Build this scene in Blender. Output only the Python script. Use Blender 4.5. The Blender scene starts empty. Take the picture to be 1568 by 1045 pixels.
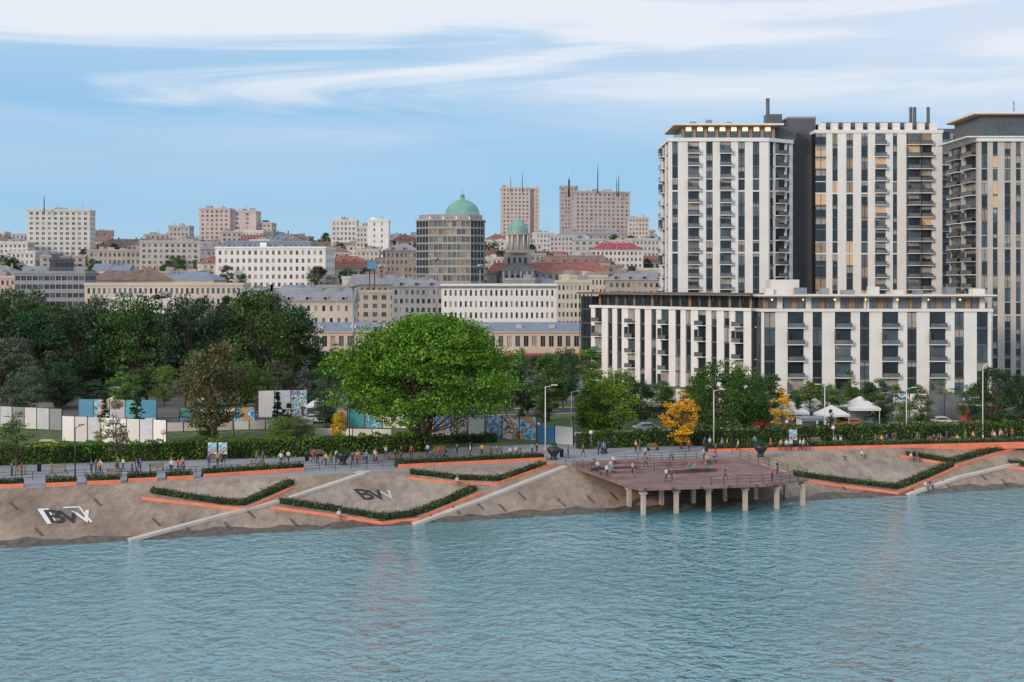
import bpy, bmesh, math, random
import numpy as np
from mathutils import Vector, Matrix
random.seed(7); rng=np.random.default_rng(7)
F=2177.8; CX=784.0; HY=430.0; CH=28.0
sc=bpy.context.scene
# ---------------------------------------------------------------- site frame
U=Vector((.9434,.3316,0)); N=Vector((-.3316,.9434,0)); O=Vector((0,167.5,0)); ON=158.0; K=.375
BA=math.atan2(.3316,.9434)
def ST(s,t,z=0.0): return O+U*s+N*t+Vector((0,0,z))
def toST(p): q=p-O; return q.dot(U), q.dot(N)
def gz(px,py,z=4.5):
    d=(CH-z)*F/(py-HY); return Vector(((px-CX)*d/F,d,z))
def gx(px,d): return (px-CX)*d/F
def zt(py,d): return CH-(py-HY)*d/F
def sl(px,py,lift=0.0):
    a=(px-CX)/F; b=(py-HY)/F
    d=(CH+ON*K)/(b+K*(a*N.x+N.y))
    p=Vector((a*d,d,CH-d*b))
    if p.z>4.5: p=gz(px,py)
    p.z+=lift; return p
def hill(y):
    u=min(1,max(0,(y-450)/700)); return 45*u*u*(3-2*u)
def gh(x,y): return 4.5+hill(y)
# ---------------------------------------------------------------- materials
def newmat(name):
    m=bpy.data.materials.new(name); m.use_nodes=True
    return m,m.node_tree,m.node_tree.nodes['Principled BSDF']
def mat(name,c,rough=.8,var=.25,scale=.5,metal=0,bump=0,c2=None,scale2=None):
    m,nt,b=newmat(name); n=nt.nodes; l=nt.links
    b.inputs['Roughness'].default_value=rough; b.inputs['Metallic'].default_value=metal
    tc=n.new('ShaderNodeTexCoord'); no=n.new('ShaderNodeTexNoise')
    no.inputs['Scale'].default_value=scale; no.inputs['Detail'].default_value=5; no.inputs['Roughness'].default_value=.65
    l.new(tc.outputs['Object'],no.inputs['Vector'])
    cr=n.new('ShaderNodeValToRGB')
    cr.color_ramp.elements[0].position=.3; cr.color_ramp.elements[1].position=.7
    d=[x*(1-var) for x in c]; e=[min(1,x*(1+var*.5)) for x in c]
    if c2: e=c2
    cr.color_ramp.elements[0].color=(*d,1); cr.color_ramp.elements[1].color=(*e,1)
    l.new(no.outputs['Fac'],cr.inputs['Fac']); l.new(cr.outputs['Color'],b.inputs['Base Color'])
    if bump:
        bp=n.new('ShaderNodeBump'); bp.inputs['Strength'].default_value=bump; bp.inputs['Distance'].default_value=.1
        n2=n.new('ShaderNodeTexNoise'); n2.inputs['Scale'].default_value=scale2 or scale*6; n2.inputs['Detail'].default_value=6
        l.new(tc.outputs['Object'],n2.inputs['Vector']); l.new(n2.outputs['Fac'],bp.inputs['Height']); l.new(bp.outputs['Normal'],b.inputs['Normal'])
    return m
def glass(name,c,rough=.12,spec=.6):
    m=mat(name,c,rough,.4,.35); m.node_tree.nodes['Principled BSDF'].inputs['Specular IOR Level'].default_value=spec
    return m
def emis(name,c,s,base=(.6,.5,.4)):
    m,nt,b=newmat(name); b.inputs['Base Color'].default_value=(*base,1)
    b.inputs['Emission Color'].default_value=(*c,1); b.inputs['Emission Strength'].default_value=s; return m
WHITE=mat('white_render',(.78,.765,.74),.75,.08,.2)
OFFW=mat('offwhite_render',(.66,.63,.59),.8,.14,.15)
CREAM=mat('cream_render',(.58,.52,.44),.85,.14,.15)
PINK=mat('pink_render',(.6,.48,.43),.85,.14,.15)
BEIGE=mat('beige_stone',(.43,.39,.34),.85,.2,.15)
GREYB=mat('grey_stone',(.33,.33,.34),.85,.2,.15)
BROWNB=mat('brown_stone',(.33,.27,.24),.85,.2,.15)
FW=[mat('haze_pale_wall_%d'%i,c,.85,.14,.12) for i,c in enumerate([(.6,.57,.55),(.56,.51,.47),(.58,.49,.46),(.47,.46,.46),(.42,.39,.39),(.66,.64,.63),(.5,.44,.41)])]  # far walls: distance haze is mixed into these paler colours
DKGREY=mat('charcoal_cladding',(.1,.105,.115),.6,.12,.3)
MIDGREY=mat('grey_cladding',(.27,.28,.3),.6,.12,.3)
TIMBER=mat('timber_soffit',(.34,.22,.13),.6,.2,.4)
GDK=glass('glass_dark',(.03,.037,.045)); GBL=glass('glass_blue',(.08,.115,.145)); GMD=glass('glass_mid',(.15,.165,.18),.2); GHZ=glass('glass_pale_haze',(.2,.225,.25),.25)  # palest glass has distance haze put into its colour
GCUR=glass('glass_curtain',(.4,.37,.33),.35,.4); GRFL=emis('glass_warm_reflection',(1,.58,.3),.25,(.4,.3,.2)); GWRM=glass('glass_warm_blind',(.36,.28,.19),.3,.4)  # emissive pane: weak glow stands in for warm reflected light
REDR=mat('red_tile_roof',(.31,.12,.095),.85,.35,.4); BRNR=mat('brown_tile_roof',(.24,.16,.13),.85,.35,.4)
GRYR=mat('grey_roof',(.27,.28,.3),.7,.25,.3); BLUR=mat('slate_blue_roof',(.2,.25,.33),.6,.2,.3); CRIM=mat('crimson_roof',(.38,.05,.08),.6,.2,.3)
COPPER=mat('green_copper',(.2,.4,.34),.6,.25,.3)
METAL=mat('grey_metal',(.3,.31,.32),.4,.15,2,.6); DKMET=mat('dark_metal',(.05,.052,.058),.45,.2,2,.4); WMET=mat('white_metal',(.7,.7,.7),.4,.1,2)
ORANGE=mat('orange_paint',(.82,.24,.13),.6,.2,.8)
def bankmat(name,c,c2,joint=True):
    m=mat(name,c,.9,.3,.12,bump=.6,c2=c2,scale2=2.5); nt=m.node_tree; n=nt.nodes; l=nt.links; b=n['Principled BSDF']
    tc=n.new('ShaderNodeTexCoord'); mp=n.new('ShaderNodeMapping'); mp.inputs['Rotation'].default_value=(0,0,-BA); mp.inputs['Scale'].default_value=(1.2,.4,1)
    no=n.new('ShaderNodeTexNoise'); no.inputs['Scale'].default_value=.9; no.inputs['Detail'].default_value=8; no.inputs['Roughness'].default_value=.72
    l.new(tc.outputs['Object'],mp.inputs['Vector']); l.new(mp.outputs['Vector'],no.inputs['Vector'])
    cr=n.new('ShaderNodeValToRGB'); e=cr.color_ramp.elements; e[0].position=.36; e[0].color=(.55,.5,.45,1); e[1].position=.58; e[1].color=(1,1,1,1); l.new(no.outputs['Fac'],cr.inputs['Fac'])
    mx=n.new('ShaderNodeMix'); mx.data_type='RGBA'; mx.blend_type='MULTIPLY'; mx.inputs['Factor'].default_value=.7
    src=b.inputs['Base Color'].links[0].from_socket; l.new(src,mx.inputs['A']); l.new(cr.outputs['Color'],mx.inputs['B']); l.new(mx.outputs['Result'],b.inputs['Base Color']); return m
BANK=bankmat('bank_concrete',(.31,.235,.18),(.43,.34,.265))
BANKL=bankmat('bank_concrete_light',(.37,.3,.24),(.47,.395,.325))
BANKD=mat('bank_wet_stone',(.075,.06,.047),.5,.4,1.2,bump=.8,scale2=4,c2=(.15,.12,.09))
PATHC=mat('path_concrete',(.56,.5,.44),.9,.15,.5)
PAVE=mat('paving',(.3,.305,.325),.85,.18,.5)
ASPH=mat('asphalt',(.06,.06,.063),.9,.25,.6)
LINEW=mat('painted_line',(.75,.75,.72),.7,.15,2)
GRASS=mat('grass',(.055,.1,.025),.95,.35,.5,bump=.6,c2=(.12,.17,.05),scale2=12)
CITYG=mat('city_ground',(.12,.13,.1),.95,.4,.02,c2=(.22,.2,.18))
TRUNK=mat('bark',(.1,.075,.055),.95,.35,3)
CONC=mat('concrete',(.48,.42,.35),.85,.2,.8)
DARKIN=mat('interior_dark',(.02,.021,.024),.5,.2,1)
HBLUE=mat('hoarding_blue',(.08,.28,.45),.6,.15,1); HTEAL=mat('hoarding_teal',(.1,.42,.45),.6,.2,1)
HRED=mat('sign_red',(.45,.06,.07),.6,.15,1); HYEL=mat('sign_yellow',(.75,.5,.06),.6,.15,1)
CANV=mat('white_canvas',(.7,.69,.68),.8,.1,1); RUBBER=mat('rubber',(.02,.02,.02),.85,.2,4)
SKIN=mat('skin',(.5,.3,.22),.6,.1,5); HAIR=mat('hair',(.05,.03,.02),.7,.2,8); SHOE=mat('shoe',(.05,.05,.05),.6,.2,5); PANTS=mat('trousers',(.05,.06,.09),.85,.2,5)
LAMPG=emis('lamp_glow',(1,.6,.25),2.2)
def objcolmat(name,rough=.8,var=.2):
    m,nt,b=newmat(name); oi=nt.nodes.new('ShaderNodeObjectInfo'); no=nt.nodes.new('ShaderNodeTexNoise'); no.inputs['Scale'].default_value=3
    mr=nt.nodes.new('ShaderNodeMapRange'); mr.inputs['To Min'].default_value=1-var; mr.inputs['To Max'].default_value=1+var
    vm=nt.nodes.new('ShaderNodeVectorMath'); vm.operation='SCALE'
    nt.links.new(no.outputs['Fac'],mr.inputs['Value']); nt.links.new(oi.outputs['Color'],vm.inputs[0]); nt.links.new(mr.outputs['Result'],vm.inputs['Scale'])
    nt.links.new(vm.outputs['Vector'],b.inputs['Base Color']); b.inputs['Roughness'].default_value=rough; return m
SHIRT=objcolmat('shirt_cloth',.9); CARP=objcolmat('car_paint',.3,.05)
def plank():
    m=mat('deck_planks',(.25,.14,.135),.75,.25,.5,c2=(.34,.21,.2)); nt=m.node_tree; n=nt.nodes; l=nt.links; b=n['Principled BSDF']
    tc=n.new('ShaderNodeTexCoord'); mp=n.new('ShaderNodeMapping'); mp.inputs['Rotation'].default_value=(0,0,-BA)
    w=n.new('ShaderNodeTexBrick'); w.inputs['Scale'].default_value=1; w.inputs['Brick Width'].default_value=5; w.inputs['Row Height'].default_value=.45; w.inputs['Mortar Size'].default_value=.03
    w.inputs['Color1'].default_value=(1,1,1,1); w.inputs['Color2'].default_value=(.8,.8,.8,1); w.inputs['Mortar'].default_value=(.35,.35,.35,1)
    l.new(tc.outputs['Object'],mp.inputs['Vector']); l.new(mp.outputs['Vector'],w.inputs['Vector'])
    mx=n.new('ShaderNodeMix'); mx.data_type='RGBA'; mx.blend_type='MULTIPLY'; mx.inputs['Factor'].default_value=1
    src=b.inputs['Base Color'].links[0].from_socket
    l.new(src,mx.inputs['A']); l.new(w.outputs['Color'],mx.inputs['B']); l.new(mx.outputs['Result'],b.inputs['Base Color']); return m
DECK=plank()
def leafmat(name):
    m=bpy.data.materials.new(name); m.use_nodes=True; nt=m.node_tree; n=nt.nodes; l=nt.links; n.clear()
    out=n.new('ShaderNodeOutputMaterial'); oi=n.new('ShaderNodeObjectInfo'); ge=n.new('ShaderNodeNewGeometry'); tc=n.new('ShaderNodeTexCoord')
    no=n.new('ShaderNodeTexNoise'); no.inputs['Scale'].default_value=.5; no.inputs['Detail'].default_value=2
    l.new(tc.outputs['Object'],no.inputs['Vector'])
    m1=n.new('ShaderNodeMapRange'); m1.inputs['From Min'].default_value=.35; m1.inputs['From Max'].default_value=.65; m1.inputs['To Min'].default_value=.65; m1.inputs['To Max'].default_value=1.6
    l.new(no.outputs['Fac'],m1.inputs['Value'])
    m2=n.new('ShaderNodeMapRange'); m2.inputs['To Min'].default_value=.55; m2.inputs['To Max'].default_value=1.65
    l.new(ge.outputs['Random Per Island'],m2.inputs['Value'])
    mu=n.new('ShaderNodeMath'); mu.operation='MULTIPLY'; l.new(m1.outputs['Result'],mu.inputs[0]); l.new(m2.outputs['Result'],mu.inputs[1])
    vm=n.new('ShaderNodeVectorMath'); vm.operation='SCALE'; l.new(oi.outputs['Color'],vm.inputs[0]); l.new(mu.outputs['Value'],vm.inputs['Scale'])
    di=n.new('ShaderNodeBsdfDiffuse'); l.new(vm.outputs['Vector'],di.inputs['Color']); l.new(di.outputs[0],out.inputs['Surface'])
    return m
LEAF=leafmat('foliage')
# ---------------------------------------------------------------- mesh builder
class MB:
    def __init__(s): s.v=[]; s.f=[]; s.m=[]; s.mats=[]; s.M=None; s.sm=[]
    def mi(s,mt):
        if mt not in s.mats: s.mats.append(mt)
        return s.mats.index(mt)
    def add(s,vs,fs,mt,smooth=False):
        o=len(s.v)
        if s.M is not None: vs=[tuple(s.M@Vector(v)) for v in vs]
        s.v.extend([tuple(v) for v in vs]); i=s.mi(mt)
        for f in fs: s.f.append(tuple(o+k for k in f)); s.m.append(i); s.sm.append(smooth)
    def box(s,x0,x1,y0,y1,z0,z1,mt):
        s.add([(x0,y0,z0),(x1,y0,z0),(x1,y1,z0),(x0,y1,z0),(x0,y0,z1),(x1,y0,z1),(x1,y1,z1),(x0,y1,z1)],
              [(0,3,2,1),(4,5,6,7),(0,1,5,4),(1,2,6,5),(2,3,7,6),(3,0,4,7)],mt)
    def poly(s,pts,mt): s.add(pts,[tuple(range(len(pts)))],mt)
    def prism(s,pts,z0,z1,mt):
        n=len(pts); vs=[(p[0],p[1],z0) for p in pts]+[(p[0],p[1],z1) for p in pts]
        fs=[tuple(range(n))[::-1],tuple(range(n,2*n))]+[(i,(i+1)%n,n+(i+1)%n,n+i) for i in range(n)]
        s.add(vs,fs,mt)
    def cyl(s,p0,p1,r0,r1,mt,n=8,caps=True):
        p0=Vector(p0);p1=Vector(p1); d=(p1-p0)
        if d.length<1e-6: return
        d.normalize(); a=d.orthogonal().normalized(); b=d.cross(a)
        vs=[]
        for p,r in((p0,r0),(p1,r1)):
            for i in range(n):
                t=2*math.pi*i/n; vs.append(p+(a*math.cos(t)+b*math.sin(t))*r)
        fs=[(i,(i+1)%n,n+(i+1)%n,n+i) for i in range(n)]
        if caps: fs+=[tuple(range(n))[::-1],tuple(range(n,2*n))]
        s.add(vs,fs,mt,True)
    def lathe(s,prof,mt,n=16,c=(0,0,0)):
        vs=[];fs=[]
        for r,z in prof:
            for i in range(n):
                t=2*math.pi*i/n; vs.append((c[0]+r*math.cos(t),c[1]+r*math.sin(t),c[2]+z))
        for j in range(len(prof)-1):
            for i in range(n): fs.append((j*n+i,j*n+(i+1)%n,(j+1)*n+(i+1)%n,(j+1)*n+i))
        s.add(vs,fs,mt,True)
    def mesh(s,name):
        me=bpy.data.meshes.new(name); me.from_pydata(s.v,[],s.f)
        for mt in s.mats: me.materials.append(mt)
        me.polygons.foreach_set('material_index',s.m); me.polygons.foreach_set('use_smooth',s.sm); me.update(); return me
    def obj(s,name,loc=(0,0,0),rz=0):
        return place(s.mesh(name),name,loc,rz)
def place(me,name,loc=(0,0,0),rz=0,scale=(1,1,1),color=None):
    o=bpy.data.objects.new(name,me); o.location=loc; o.rotation_euler=(0,0,rz); o.scale=scale
    if color: o.color=(*color,1)
    sc.collection.objects.link(o); return o
# ---------------------------------------------------------------- ground and water
sB=np.concatenate([np.linspace(-6000,-400,8),np.linspace(-300,300,41),np.linspace(400,6000,8)])
tB=np.array([-900,-60,-14,-4,0,4,8,12,12.5,20,40,80,130,180,230,260]+list(range(280,1500,40))+[1700,2500,4000,8000,12000])
mb=MB(); vs=[]
for t in tB:
    for s_ in sB:
        p=ST(s_,float(t)); z=max(-5,K*t) if t<12 else 4.5+hill(p.y)
        if t==4 or t==8 or t==0: z-=0.02
        vs.append((p.x,p.y,z))
n=len(sB); fs=[(j*n+i,j*n+i+1,(j+1)*n+i+1,(j+1)*n+i) for j in range(len(tB)-1) for i in range(n-1)]
mb.add(vs,fs,CITYG,True); mb.obj('ground')
def watermat():
    m=bpy.data.materials.new('river_water'); m.use_nodes=True; nt=m.node_tree; n=nt.nodes; l=nt.links; n.clear()
    out=n.new('ShaderNodeOutputMaterial'); tc=n.new('ShaderNodeTexCoord')
    def nz(sc_,scale,det,rot=0.3,dist=0):
        mp=n.new('ShaderNodeMapping'); mp.inputs['Scale'].default_value=sc_; mp.inputs['Rotation'].default_value=(0,0,rot)
        no=n.new('ShaderNodeTexNoise'); no.inputs['Scale'].default_value=scale; no.inputs['Detail'].default_value=det; no.inputs['Roughness'].default_value=.55; no.inputs['Distortion'].default_value=dist
        l.new(tc.outputs['Object'],mp.inputs['Vector']); l.new(mp.outputs['Vector'],no.inputs['Vector']); return no.outputs['Fac']
    a=nz((.85,.8,1),1.25,3,.1,.5); b=nz((.85,.75,1),.55,2,.5,.5); c=nz((1,1,1),.025,2); g=nz((.5,1,1),.03,3,.2)
    s1=n.new('ShaderNodeMath'); s1.operation='MULTIPLY_ADD'; l.new(b,s1.inputs[0]); s1.inputs[1].default_value=1.7; l.new(a,s1.inputs[2])
    gm=n.new('ShaderNodeMapRange'); gm.inputs['From Min'].default_value=.38; gm.inputs['From Max'].default_value=.62; gm.inputs['To Min'].default_value=.28; gm.inputs['To Max'].default_value=.8; l.new(g,gm.inputs['Value'])
    bp=n.new('ShaderNodeBump'); bp.inputs['Strength'].default_value=1; l.new(gm.outputs[0],bp.inputs['Distance']); l.new(s1.outputs[0],bp.inputs['Height'])
    cr=n.new('ShaderNodeValToRGB'); cr.color_ramp.elements[0].color=(.09,.265,.3,1); cr.color_ramp.elements[1].color=(.12,.32,.355,1)
    cr.color_ramp.elements[0].position=.35; cr.color_ramp.elements[1].position=.65; l.new(c,cr.inputs['Fac'])
    di=n.new('ShaderNodeBsdfDiffuse'); l.new(cr.outputs[0],di.inputs['Color'])
    gl=n.new('ShaderNodeBsdfGlossy'); gl.inputs['Roughness'].default_value=.05; gl.inputs['Color'].default_value=(.95,.97,1,1); l.new(bp.outputs[0],gl.inputs['Normal'])
    fr=n.new('ShaderNodeFresnel'); fr.inputs['IOR'].default_value=2.5; l.new(bp.outputs[0],fr.inputs['Normal'])
    mx=n.new('ShaderNodeMixShader'); l.new(fr.outputs[0],mx.inputs['Fac']); l.new(di.outputs[0],mx.inputs[1]); l.new(gl.outputs[0],mx.inputs[2]); l.new(mx.outputs[0],out.inputs['Surface'])
    return m
mb=MB(); mb.poly([ST(-5000,-2500),ST(5000,-2500),ST(5000,3),ST(-5000,3)],watermat()); mb.obj('river_water')
mb=MB(); ss=np.linspace(-120,150,181); ts=np.array([-3,-.5,1.3,2.2,5,8,10.5,12.0]); vs=[]
for t in ts:
    for s_ in ss:
        tt=float(t)
        if t==1.3: tt+=.3*math.sin(s_*.9)+.2*math.sin(s_*2.3)+.25*math.sin(s_*.31)
        p=ST(s_,tt); vs.append((p.x,p.y,K*tt+.03+(.16*math.sin(s_*1.3)*math.sin(s_*.37) if t<1 else 0)))
n=len(ss)
for j in range(len(ts)-1):
    mb.add([vs[j*n+i] for i in range(n)]+[vs[(j+1)*n+i] for i in range(n)],[(i,i+1,n+i+1,n+i) for i in range(n-1)],BANKD if ts[j+1]<1.5 else BANK)
mb.obj('river_bank')
def sheet(name,stpts,lift,mt):
    mb=MB(); mb.poly([ST(s,t,4.5+lift) for s,t in stpts],mt); return mb.obj(name)
sheet('promenade_pavement',[(-120,12),(150,12),(150,28),(-120,38)],.012,PAVE)
sheet('park_lawn',[(-140,36),(170,24),(170,95),(-140,95)],.004,GRASS)
sheet('park_path',[(-140,52),(150,34),(150,39),(-140,58)],.02,PATHC)
sheet('road',[(-200,96),(200,62),(200,72),(-200,108)],.02,ASPH)
mb=MB()
for i in range(60):
    s=-150+i*5; t=102-(s+200)*.0875
    mb.poly([ST(s,t-.08,4.526),ST(s+2.5,t-.3,4.526),ST(s+2.5,t-.14,4.526),ST(s,t+.08,4.526)],LINEW)
mb.obj('road_marking')
mb=MB()
for (a,b) in [((-200,95.7),(200,61.7)),((-200,108.1),(200,72.1))]:
    p=[ST(a[0],a[1]),ST(b[0],b[1]),ST(b[0],b[1]+.3),ST(a[0],a[1]+.3)]; mb.prism(p,4.4,4.64,CONC)
mb.obj('kerb')
def ribbon(mb,pts,w,h,mt,drop=.25):
    n=len(pts); L=[];R=[]
    for i,p in enumerate(pts):
        a=pts[max(0,i-1)]; b=pts[min(n-1,i+1)]; d=Vector((b.x-a.x,b.y-a.y,0)).normalized(); q=Vector((-d.y,d.x,0))*w/2
        L.append(p+q);R.append(p-q)
    up=Vector((0,0,h)); dn=Vector((0,0,-drop))
    for i in range(n-1):
        v=[L[i]+dn,R[i]+dn,R[i+1]+dn,L[i+1]+dn,L[i]+up,R[i]+up,R[i+1]+up,L[i+1]+up]
        mb.add(v,[(0,1,5,4),(1,2,6,5),(2,3,7,6),(3,0,4,7),(4,5,6,7)],mt)
def leafquads(P,size,flat=0.0):
    n=len(P); a=rng.normal(size=(n,3)); a/=np.linalg.norm(a,axis=1)[:,None]
    b=rng.normal(size=(n,3)); b-=a*(a*b).sum(1)[:,None]; b/=np.linalg.norm(b,axis=1)[:,None]
    s=size*(.6+.8*rng.random(n))[:,None]
    V=np.stack([P-a*s*.5,P+b*s*.35,P+a*s*.5,P-b*s*.35],1).reshape(-1,3); return V
def leafmesh(name,V,extra=None):
    nl=len(V)//4; ev=np.array(extra.v) if extra and extra.v else np.zeros((0,3)); 
    me=bpy.data.meshes.new(name); nv=len(V)+len(ev); me.vertices.add(nv); me.vertices.foreach_set('co',np.concatenate([V,ev]).astype(np.float32).ravel())
    loops=list(range(len(V))); starts=list(range(0,len(V),4)); mi=[0]*nl
    if extra:
        for f in extra.f:
            starts.append(len(loops)); loops.extend([k+len(V) for k in f]); mi.append(1)
    me.loops.add(len(loops)); me.loops.foreach_set('vertex_index',loops)
    me.polygons.add(len(starts)); me.polygons.foreach_set('loop_start',starts); me.polygons.foreach_set('material_index',mi)
    me.materials.append(LEAF); me.materials.append(extra.mats[0] if extra and extra.mats else TRUNK); me.update(calc_edges=True); me.validate(); return me
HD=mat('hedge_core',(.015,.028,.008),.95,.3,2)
def hedge(name,pts,w,h,color,dens=45,leaf=.22):
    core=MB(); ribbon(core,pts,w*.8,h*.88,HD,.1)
    P=[]
    for i in range(len(pts)-1):
        a=np.array(pts[i]);b=np.array(pts[i+1]); L=np.linalg.norm(b-a); d=(b-a)/L; q=np.array([-d[1],d[0],0]); q/=np.linalg.norm(q)
        n=int(L*(w+2*h)*dens); u=rng.random(n)*L; k=rng.random(n)*(w+2*h)
        side=np.where(k<h,-1,np.where(k>h+w,1,0)); off=np.where(side==0,(k-h)-w/2,side*w/2); z=np.where(side==0,h,np.where(side<0,k,k-h-w))
        lump=.12*np.sin(u*1.7+i)+.1*np.sin(u*4.1+1); z=z*(1+lump*.6); off=off*(1+lump*.5)
        p=a+u[:,None]*d+off[:,None]*q+rng.normal(size=(n,3))*.09; p[:,2]+=z; P.append(p)
    V=leafquads(np.concatenate(P),leaf); o=place(leafmesh(name,V,core),name,color=color); return o
HG=(.075,.145,.022); HG2=(.065,.09,.04)
# ---- bank planters
orange_lines=[[(218,765),(300,774),(375,783),(447,750)],[(415,779),(500,790),(585,803),(640,797),(685,778),(738,757)],
 [(625,734),(690,741),(760,743),(850,711)],[(1200,733),(1290,746),(1375,757),(1420,738),(1467,717)],[(1378,700),(1465,715),(1556,688)],[(1538,716),(1600,724)]]
hedge_lines=[[(232,753),(340,770),(372,772),(446,740)],[(430,769),(500,779),(583,793),(632,788),(680,770),(726,749)],
 [(628,724),(700,733),(765,735),(832,712)],[(1215,727),(1295,738),(1372,747),(1415,730),(1456,712)],[(1388,696),(1458,707),(1545,683)],[(1545,709),(1600,716)]]
def dens(pts,k=4):
    o=[]
    for i in range(len(pts)-1):
        for j in range(k):
            f=j/k; o.append((pts[i][0]*(1-f)+pts[i+1][0]*f,pts[i][1]*(1-f)+pts[i+1][1]*f))
    o.append(pts[-1]); return o
for ln in orange_lines:
    mb=MB(); ribbon(mb,[sl(*p) for p in dens(ln)],.26,.3,ORANGE); mb.obj('orange_kerb')
for ln in hedge_lines: hedge('low_hedge',[sl(*p) for p in dens(ln)],1.3,.45,HG2,32,.2)
def edge_pts(px0,px1,y0,y1,k=6): return [gz(px0+(px1-px0)*i/k,y0+(y1-y0)*i/k) for i in range(k+1)]
top=[(-30,36,749,747),(70,118,746,744),(133,185,743,741),(196,240,739,737),(256,296,736,734),(312,465,732,722),(610,835,717,706),(1085,1600,693,681)]
for x0,x1,y0,y1 in top:
    mb=MB(); ribbon(mb,edge_pts(x0,x1,y0,y1),.35,.45,ORANGE,.45); mb.obj('orange_kerb')
    e=edge_pts(x0,x1,y0,y1); e=[p+N*1.1 for p in e]; hedge('low_hedge',e,1.4,.9,HG2,36,.2)
mb=MB()
for ln,w in [([(195,826),(330,790),(430,765),(515,737),(560,722)],1.7),([(630,802),(740,762),(800,738),(862,714)],1.7),([(1385,757),(1465,730),(1600,698)],1.7)]:
    ribbon(mb,[sl(*p) for p in dens(ln)],w,.07,PATHC)
mb.obj('bank_path')
mb=MB()
for f in [[(455,768),(515,744),(560,724),(600,727),(715,748),(640,783),(584,790)],[(640,732),(745,745),(815,722),(650,726)],[(1225,724),(1290,697),(1380,703),(1450,714),(1375,742)],[(250,752),(330,742),(430,738),(372,768)]]:
    mb.poly([sl(x,y,.075) for x,y in f],BANKL)
mb.obj('bank_slab')
mb=MB()
for x,y in [(22,775),(150,770),(385,788),(350,806),(450,800),(530,812),(660,790),(700,782),(770,778),(800,760),(860,770),(905,765),(1290,745),(1505,730),(1340,765),(1540,740),(60,815),(240,800),(290,812),(735,775),(940,760),(1400,752),(1450,742)]:
    ribbon(mb,[sl(x-6,y-5,.02),sl(x+5,y+6,.02)],.22,.1,BANKD)
mb.obj('drain_slot')
def letters(txt,px,py,size,mt,shear=.25):
    c=bpy.data.curves.new('painted_letter','FONT'); c.body=txt; c.size=size; c.shear=shear; c.offset=.06
    o=bpy.data.objects.new('tmp',c); sc.collection.objects.link(o); bpy.context.view_layer.update()
    me=bpy.data.meshes.new_from_object(o.evaluated_get(bpy.context.evaluated_depsgraph_get())); bpy.data.objects.remove(o)
    me.materials.clear(); me.materials.append(mt); r=place(me,'painted_letter')
    up=(N+Vector((0,0,K))).normalized(); nn=U.cross(up)
    M=Matrix((U,up,nn)).transposed().to_4x4(); M.translation=sl(px,py,.13); r.matrix_world=M@Matrix.Diagonal((.78,1,1,1)); return r
BLK=mat('black_paint',(.03,.03,.035),.8,.3,2)
letters('B',76,803,4.2,BLK,-.35); letters('V',99,803,4.0,BLK,-.3); letters('V',120,802,3.8,LINEW,-.3)
mb=MB()
for q in [[(57,781),(74,780),(88,803),(72,804)],[(96,778),(119,777),(120,779),(97,780)],[(119,777),(122,777),(142,801),(138,802)]]: mb.poly([sl(x,y,.11) for x,y in q],LINEW)
mb.obj('painted_frame')
letters('B',555,767,3.8,BLK,-.35); letters('V',574,767,3.4,BLK,-.3); letters('V',591,766,3.0,PATHC,-.3)
mb=MB(); 
s0,t0=toST(gz(500,728))
for i in range(9):
    p=[ST(s0-3,12.2-i*.45),ST(s0+3,12.2-i*.45),ST(s0+3,12.7-i*.45),ST(s0-3,12.7-i*.45)]; mb.prism(p,3,4.42-i*.16,CONC)
mb.obj('concrete_steps')
# ---- deck: gently falling timber terrace
def dl(t): return 15-(t+4)/17*3.2
def dz(t): return 3.3+max(0,t+1)/14.5*1.24
mb=MB()
def dslab(pts,th,lift,mt):
    top_=[ST(s,t,dz(t)+lift) for s,t in pts]; bot=[p-Vector((0,0,th)) for p in top_]; k=len(pts)
    mb.add(top_+bot,[tuple(range(k)),tuple(range(k,2*k))[::-1]]+[(i,k+i,k+(i+1)%k,(i+1)%k) for i in range(k)],mt)
dslab([(dl(-3.6),-3.6),(30.5,-5.6),(38.2,-3),(37.6,-1),(dl(-1),-1)],.3,0,DECK)
dslab([(dl(-1)+.001,-1),(37.6,-1),(36,13.5),(dl(13.5),13.5)],.3,0,DECK)
for k in range(4):
    t0=2.4+k*2.6; 
    dslab([(dl(t0)+.4,t0),(dl(t0)+3.2+k*1.8,t0),(dl(t0)+3.2+k*1.8,t0+1.2),(dl(t0)+.4,t0+1.2)],.4,.4,DECK)
dslab([(22,4),(29,4),(29,4.9),(22,4.9)],.42,.42,DECK); dslab([(24,8.4),(33,8.4),(33,9.2),(24,9.2)],.42,.42,DECK)
for i in range(6):
    s=15.6+i*4.35
    for t in (-2.9,1.2):
        tt=t-(1.2 if i in(3,4) and t<0 else 0); c=ST(s,tt)
        mb.M=Matrix.Translation((c.x,c.y,0))@Matrix.Rotation(BA,4,'Z')
        mb.box(-.24,.24,-.24,.24,-3,2.5,CONC); mb.box(-.4,.4,-.35,.35,2.5,2.74,CONC)
    a=ST(s,-3.5-(1.1 if i in (3,4) else 0)); mb.M=Matrix.Translation((a.x,a.y,0))@Matrix.Rotation(BA,4,'Z'); mb.box(-.14,.14,0,7,2.75,2.99,TIMBER); mb.M=None
mb.obj('wooden_deck')
def railing(name,pts,h=1.1,step=1.6,mt=DKMET,glassy=False):
    mb=MB()
    for i in range(len(pts)-1):
        a,b=pts[i],pts[i+1]; L=(b-a).length; k=max(1,int(L/step))
        for j in range(k+1):
            p=a.lerp(b,j/k); mb.cyl(p,p+Vector((0,0,h)),.035,.035,mt,5)
        for z in (h,h*.66,h*.33): mb.cyl(a+Vector((0,0,z)),b+Vector((0,0,z)),.025,.025,mt,5)
    return mb.obj(name)
def D3(s,t): return ST(s,t,dz(t))
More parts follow.
